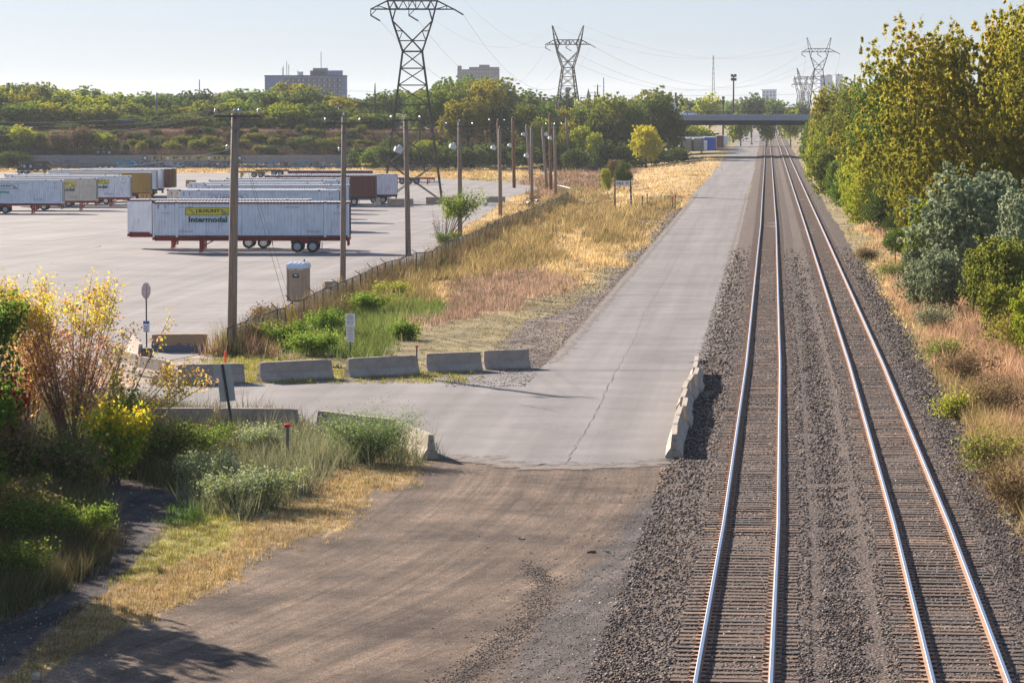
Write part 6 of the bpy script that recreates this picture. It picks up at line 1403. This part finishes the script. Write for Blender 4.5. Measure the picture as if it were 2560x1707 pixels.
for i, (xd, yd, H_, sp, kd, lb) in enumerate(((2135, 760, 1.3, 1.4, 'silvery', 'grey green weed bush on the right verge below the silvery shrub'), (2215, 880, 1.4, 1.6, 'brown', 'brown weed bush on the right verge, upper one'), (2290, 960, 1.6, 1.8, 'brown', 'brown weed bush on the right verge at the frame edge'), (2195, 960, .7, .9, 'yellow green', 'low yellow green weeds at the ballast edge on the right'), (2270, 1090, 1.3, 1.6, 'olive', 'olive brown weed bush on the right verge, lower one'), (2340, 1180, 1.6, 1.8, 'brown', 'brown bush at the right frame edge beside the ballast'), (2060, 640, 1.0, 1.3, 'green', 'low green weeds beside the dry grass right of the tracks'), (2160, 830, .9, 1.1, 'green', 'low green weed clump at the right ballast edge'), (2340, 820, 2.2, 1.7, 'golden', 'golden leaved bush at the right edge above the brown weeds'), (2000, 600, .9, 1.2, 'brown', 'brown weed clump by the ballast, right side midway'))):
    branchy(lb, gp(xd, yd), 16, H_, sp, [(kd, .6, 0, 1.1), ('brown', .4, .2, 1.1)], 3600, .05, 170 + i, (0, 0), 'bush', 'bush', clump=.24, r0=.012)
b_ = gp(1025, 560); branchy('small leaning tree with feathery green crown on the fence line', b_, 9, 5.9, 2.1, [('green', .6, .42, 1.1), ('olive', .4, .42, 1.1)], 3000, .10, 140, (1.7, 0), clump=.30, r0=.06, low=.5)
branchy('bare leafless brown shrub left of the leaning tree', gp(1010, 560), 16, 3.4, 1.1, [('brown', 1, .4, 1)], 160, .05, 141, (-.3, 0), 'shrub', 'shrub', clump=.1, r0=.02)
tree('dark bush beside the rusty brush pile at the field end', 1432, 470, 366, 42, 'dark green', 'mid', None, 'bush', 'bush', shrub=True)
tree('rusty brown brush pile at the field end', 1415, 520, 362, 50, 'brown', 'mid', None, 'bush', 'brush_pile', shrub=True)
tree('low yellow green bush beside the brush pile', 1392, 480, 382, 28, 'yellow green', 'mid', None, 'bush', 'bush', shrub=True)
# trees left of the frame whose shade falls across the lower left
for i, (X_, Y_, H_, W_) in enumerate(((-21, 103, 9, 8), (-22, 93, 9, 8), (-18.5, 82, 7, 6), (-17, 92, 5, 5), (-20, 74, 7, 7), (-15.5, 84, 3.5, 4), (-16, 75, 4.2, 4), (-13.6, 68.5, 2.6, 3), (-15.8, 78.5, 8, 5), (-14.8, 72, 7, 4.5))):
    T = thing('tree', ['tall shade tree standing just left of the view, rearmost', 'tall shade tree just left of the view', 'shade tree left of the mulch path', 'small shade tree by the left edge', 'shade tree left of the near dirt road', 'shrub shading the mulch path', 'shrub shading the lower left grass', 'low shrub at the lower left corner', 'slender tree just left of the lower dirt road', 'slender tree nearest the camera at the left'][i], 'tree', (X_, Y_, -.05), i * 1.3, 'shade trees at the left')
    c = link('crown', LOD['mid'][i % 4], T, LEAF['green']); c.scale = (W_, W_, H_); t_ = link('trunk', TR[i % 4], T); t_.scale = (W_, W_, H_)

# ------------------------------------------------------------------ grass: every region one mass of real blades
gmat = bpy.data.materials.new('grass_blades'); gmat.use_nodes = True; t = gmat.node_tree; t.nodes.remove(t.nodes['Principled BSDF'])
a_ = t.nodes.new('ShaderNodeAttribute'); a_.attribute_name = 'tint'; d_ = t.nodes.new('ShaderNodeBsdfDiffuse'); r_ = t.nodes.new('ShaderNodeBsdfTranslucent'); m_ = t.nodes.new('ShaderNodeMixShader'); m_.inputs[0].default_value = .4
t.links.new(a_.outputs['Color'], d_.inputs[0]); t.links.new(a_.outputs['Color'], r_.inputs[0]); t.links.new(d_.outputs[0], m_.inputs[1]); t.links.new(r_.outputs[0], m_.inputs[2]); t.links.new(m_.outputs[0], t.nodes['Material Output'].inputs[0])
def grass(name, label, n, xr_, yr_, blades, seed, hk=1.0, only=None):
    rs = np.random.RandomState(seed); px = rs.uniform(xr_[0], xr_[1], n); u = rs.rand(n); py = yr_[0] + (yr_[1] - yr_[0]) * u
    z = np.zeros(n)
    for _ in range(6): Y = (HC - z) * F / (py - 265); X = (px - 1280) * Y / F; z = .5 * z + .5 * terrain(X, Y)
    zi = zone_of(X, Y, z, 9.0); ok = rs.rand(n) < ZD[zi]
    ok &= ~((X > road_l(Y) - .15) & (X < road_r(Y) + .1) & (Y > 100)); ok &= ~((X > track_x(Y) - 2.6) & (X < track_x(Y) + track_off(Y) + 2.9))
    ok &= ~((X < yard_edge(Y) + .2) & (Y > FEN[0].y) & (Y < 640) & (px < 1700))
    X, Y, z, zi = X[ok], Y[ok], z[ok], zi[ok]; n = len(X); wf = np.clip(Y / 110, .75, 5.5)
    patch = .5 + .5 * np.sin(X * .9 + 2 * np.sin(Y * .13)) * np.sin(Y * .17 + X * .3)
    hh = ZH[zi] * hk * rs.uniform(.45, 1.15, n) * (.75 + .5 * patch); alt = rs.randint(0, len(ZN), n)
    col = ZC[zi] * (.78 + .5 * patch)[:, None] * rs.uniform(.75, 1.3, (n, 1)); gr = rs.rand(n) < .10; col[gr] = col[gr] * .4 + np.array([.10, .14, .03]) * .6
    br = rs.rand(n) < .10; col[br] = col[br] * .5 + np.array([.16, .09, .05]) * .5
    nb = blades; Xb = np.repeat(X, nb) + rs.normal(0, 1, n * nb) * np.repeat(.10 * wf, nb); Yb = np.repeat(Y, nb) + rs.normal(0, 1, n * nb) * np.repeat(.13 * wf, nb); zb = np.repeat(z, nb) - .04
    h = np.repeat(hh, nb) * rs.uniform(.5, 1.15, n * nb); wd = np.repeat(wf, nb) * rs.uniform(.008, .02, n * nb); th = rs.uniform(-.7, .7, n * nb); lx, ly = rs.normal(0, .36, n * nb) * h + .08 * h, rs.normal(0, .3, n * nb) * h
    A = np.stack([Xb - wd * np.cos(th), Yb - wd * np.sin(th), zb], 1); B = np.stack([Xb + wd * np.cos(th), Yb + wd * np.sin(th), zb], 1); C = np.stack([Xb + lx, Yb + ly, zb + h], 1)
    V = np.stack([A, B, C], 1).reshape(-1, 3); cc = np.repeat(np.repeat(col, nb, 0) * rs.uniform(.5, 1.5, (n * nb, 1)), 3, 0)
    o = link(name, mesh_np(name, V, np.arange(3 * n * nb).reshape(-1, 3), gmat, cattr=np.clip(cc, 0, 1))); struct(o, 'stuff'); o['label'] = label; return o
grass('meadow_grass', 'dry golden, brown and green meadow grass between fence and road', 30000, (480, 1900), (392, 960), 9, 41)
grass('roadside_weeds', 'weeds and dry grass in the lower left beside the dirt road', 22000, (-150, 1250), (990, 1750), 10, 42)
grass('bank_grass', 'pinkish dry grass on the bank right of the tracks', 16000, (1990, 2800), (370, 1500), 9, 43)
grass('far_grass', 'strip of dry grass at the far side of the yard', 7000, (-100, 1250), (415, 450), 5, 44)
# weeds spilling over the fence and the bank
n = 3200; rs = np.random.RandomState(77); k = rs.uniform(0, 1, n) ** 1.3; yy = FEN[0].y + k * (FEN[-1].y - FEN[0].y); X = np.interp(yy, [p[1] for p in FEN], [p[0] for p in FEN]) + rs.normal(-.25, .45, n)
z = terrain(X, yy); nb = 9; h = np.repeat(rs.uniform(.5, 1.7, n), nb) * rs.uniform(.5, 1.1, n * nb); wf = np.repeat(np.clip(yy / 110, .8, 4), nb)
Xb = np.repeat(X, nb) + rs.normal(0, .16, n * nb); Yb = np.repeat(yy, nb) + rs.normal(0, .2, n * nb); zb = np.repeat(z, nb) - .05; wd = wf * rs.uniform(.008, .018, n * nb)
A = np.stack([Xb - wd, Yb, zb], 1); B = np.stack([Xb + wd, Yb, zb], 1); C = np.stack([Xb + rs.normal(0, .22, n * nb) * h, Yb + rs.normal(0, .2, n * nb) * h, zb + h], 1)
cs = np.array([(.28, .18, .09), (.16, .10, .06), (.09, .08, .04), (.34, .25, .13), (.10, .12, .04)])[rs.randint(0, 5, n)]
o = link('fence_weeds', mesh_np('fence_weeds', np.stack([A, B, C], 1).reshape(-1, 3), np.arange(3 * n * nb).reshape(-1, 3), gmat, cattr=np.repeat(np.repeat(cs, nb, 0), 3, 0))); struct(o, 'stuff'); o['label'] = 'dry weeds growing through the leaning fence'
n = 14000; X = rs.uniform(-120, 12, n); yy = rs.uniform(682, 735, n); z = terrain(X, yy); nb = 5
h = np.repeat(rs.uniform(.5, 1.7, n) * np.where(z > 5.2, .5, 1), nb) * rs.uniform(.5, 1.1, n * nb); Xb = np.repeat(X, nb) + rs.normal(0, .4, n * nb); Yb = np.repeat(yy, nb) + rs.normal(0, .4, n * nb); zb = np.repeat(z, nb) - .1; wd = rs.uniform(.05, .14, n * nb)
A = np.stack([Xb - wd, Yb, zb], 1); B = np.stack([Xb + wd, Yb, zb], 1); C = np.stack([Xb + rs.normal(0, .3, n * nb) * h, Yb + rs.normal(0, .2, n * nb) * h, zb + h], 1)
ci = np.where(np.repeat(z, 1) > 5.5, 3, rs.randint(0, 3, n)); cs = np.array([(.06, .042, .03), (.10, .068, .045), (.05, .05, .028), (.22, .14, .10)])[ci]
o = link('bank_scrub', mesh_np('bank_scrub', np.stack([A, B, C], 1).reshape(-1, 3), np.arange(3 * n * nb).reshape(-1, 3), gmat, cattr=np.repeat(np.repeat(cs, nb, 0), 3, 0))); struct(o, 'stuff'); o['label'] = 'brown dry scrub covering the bank above the wall'
# fallen leaves on the mulch path
n = 2600; px = rs.uniform(-100, 620, n); py = rs.uniform(1220, 1740, n); Y = HC * F / (py - 265); X = (px - 1280) * Y / F; zi = zone_of(X, Y, np.zeros(n)); ok = (zi == ZN.index('mulch')) | (rs.rand(n) < .08); X, Y = X[ok], Y[ok]; n = len(X)
a = rs.uniform(0, 6.28, n); s = rs.uniform(.015, .035, n); p = np.stack([X, Y, np.full(n, .02) + rs.uniform(0, .02, n)], 1); t1 = np.stack([np.cos(a) * s, np.sin(a) * s, rs.normal(0, .01, n)], 1); t2 = np.stack([-np.sin(a) * s * .6, np.cos(a) * s * .6, rs.normal(0, .01, n)], 1)
o = link('fallen_leaves', mesh_np('fallen_leaves', np.stack([p - t1, p - t2, p + t1, p + t2], 1).reshape(-1, 3), np.arange(4 * n).reshape(n, 4), gmat, cattr=np.repeat(np.array([(.4, .32, .26), (.25, .16, .1), (.35, .1, .06), (.5, .45, .4)])[rs.randint(0, 4, n)], 4, 0))); struct(o, 'stuff'); o['label'] = 'fallen leaves on the dark mulch path'

# ------------------------------------------------------------------ haze
HZ = bpy.data.materials.new('haze'); HZ.use_nodes = True; t = HZ.node_tree; t.nodes.remove(t.nodes['Principled BSDF']); pv = t.nodes.new('ShaderNodeVolumePrincipled')
pv.inputs['Color'].default_value = (.86, .93, 1, 1); pv.inputs['Density'].default_value = .00006; pv.inputs['Anisotropy'].default_value = .2; t.links.new(pv.outputs[0], t.nodes['Material Output'].inputs['Volume'])
hb = obj('haze', MB().box((0, 3500, 27), (9600, 7200, 66)), HZ); hb['kind'] = 'stuff'
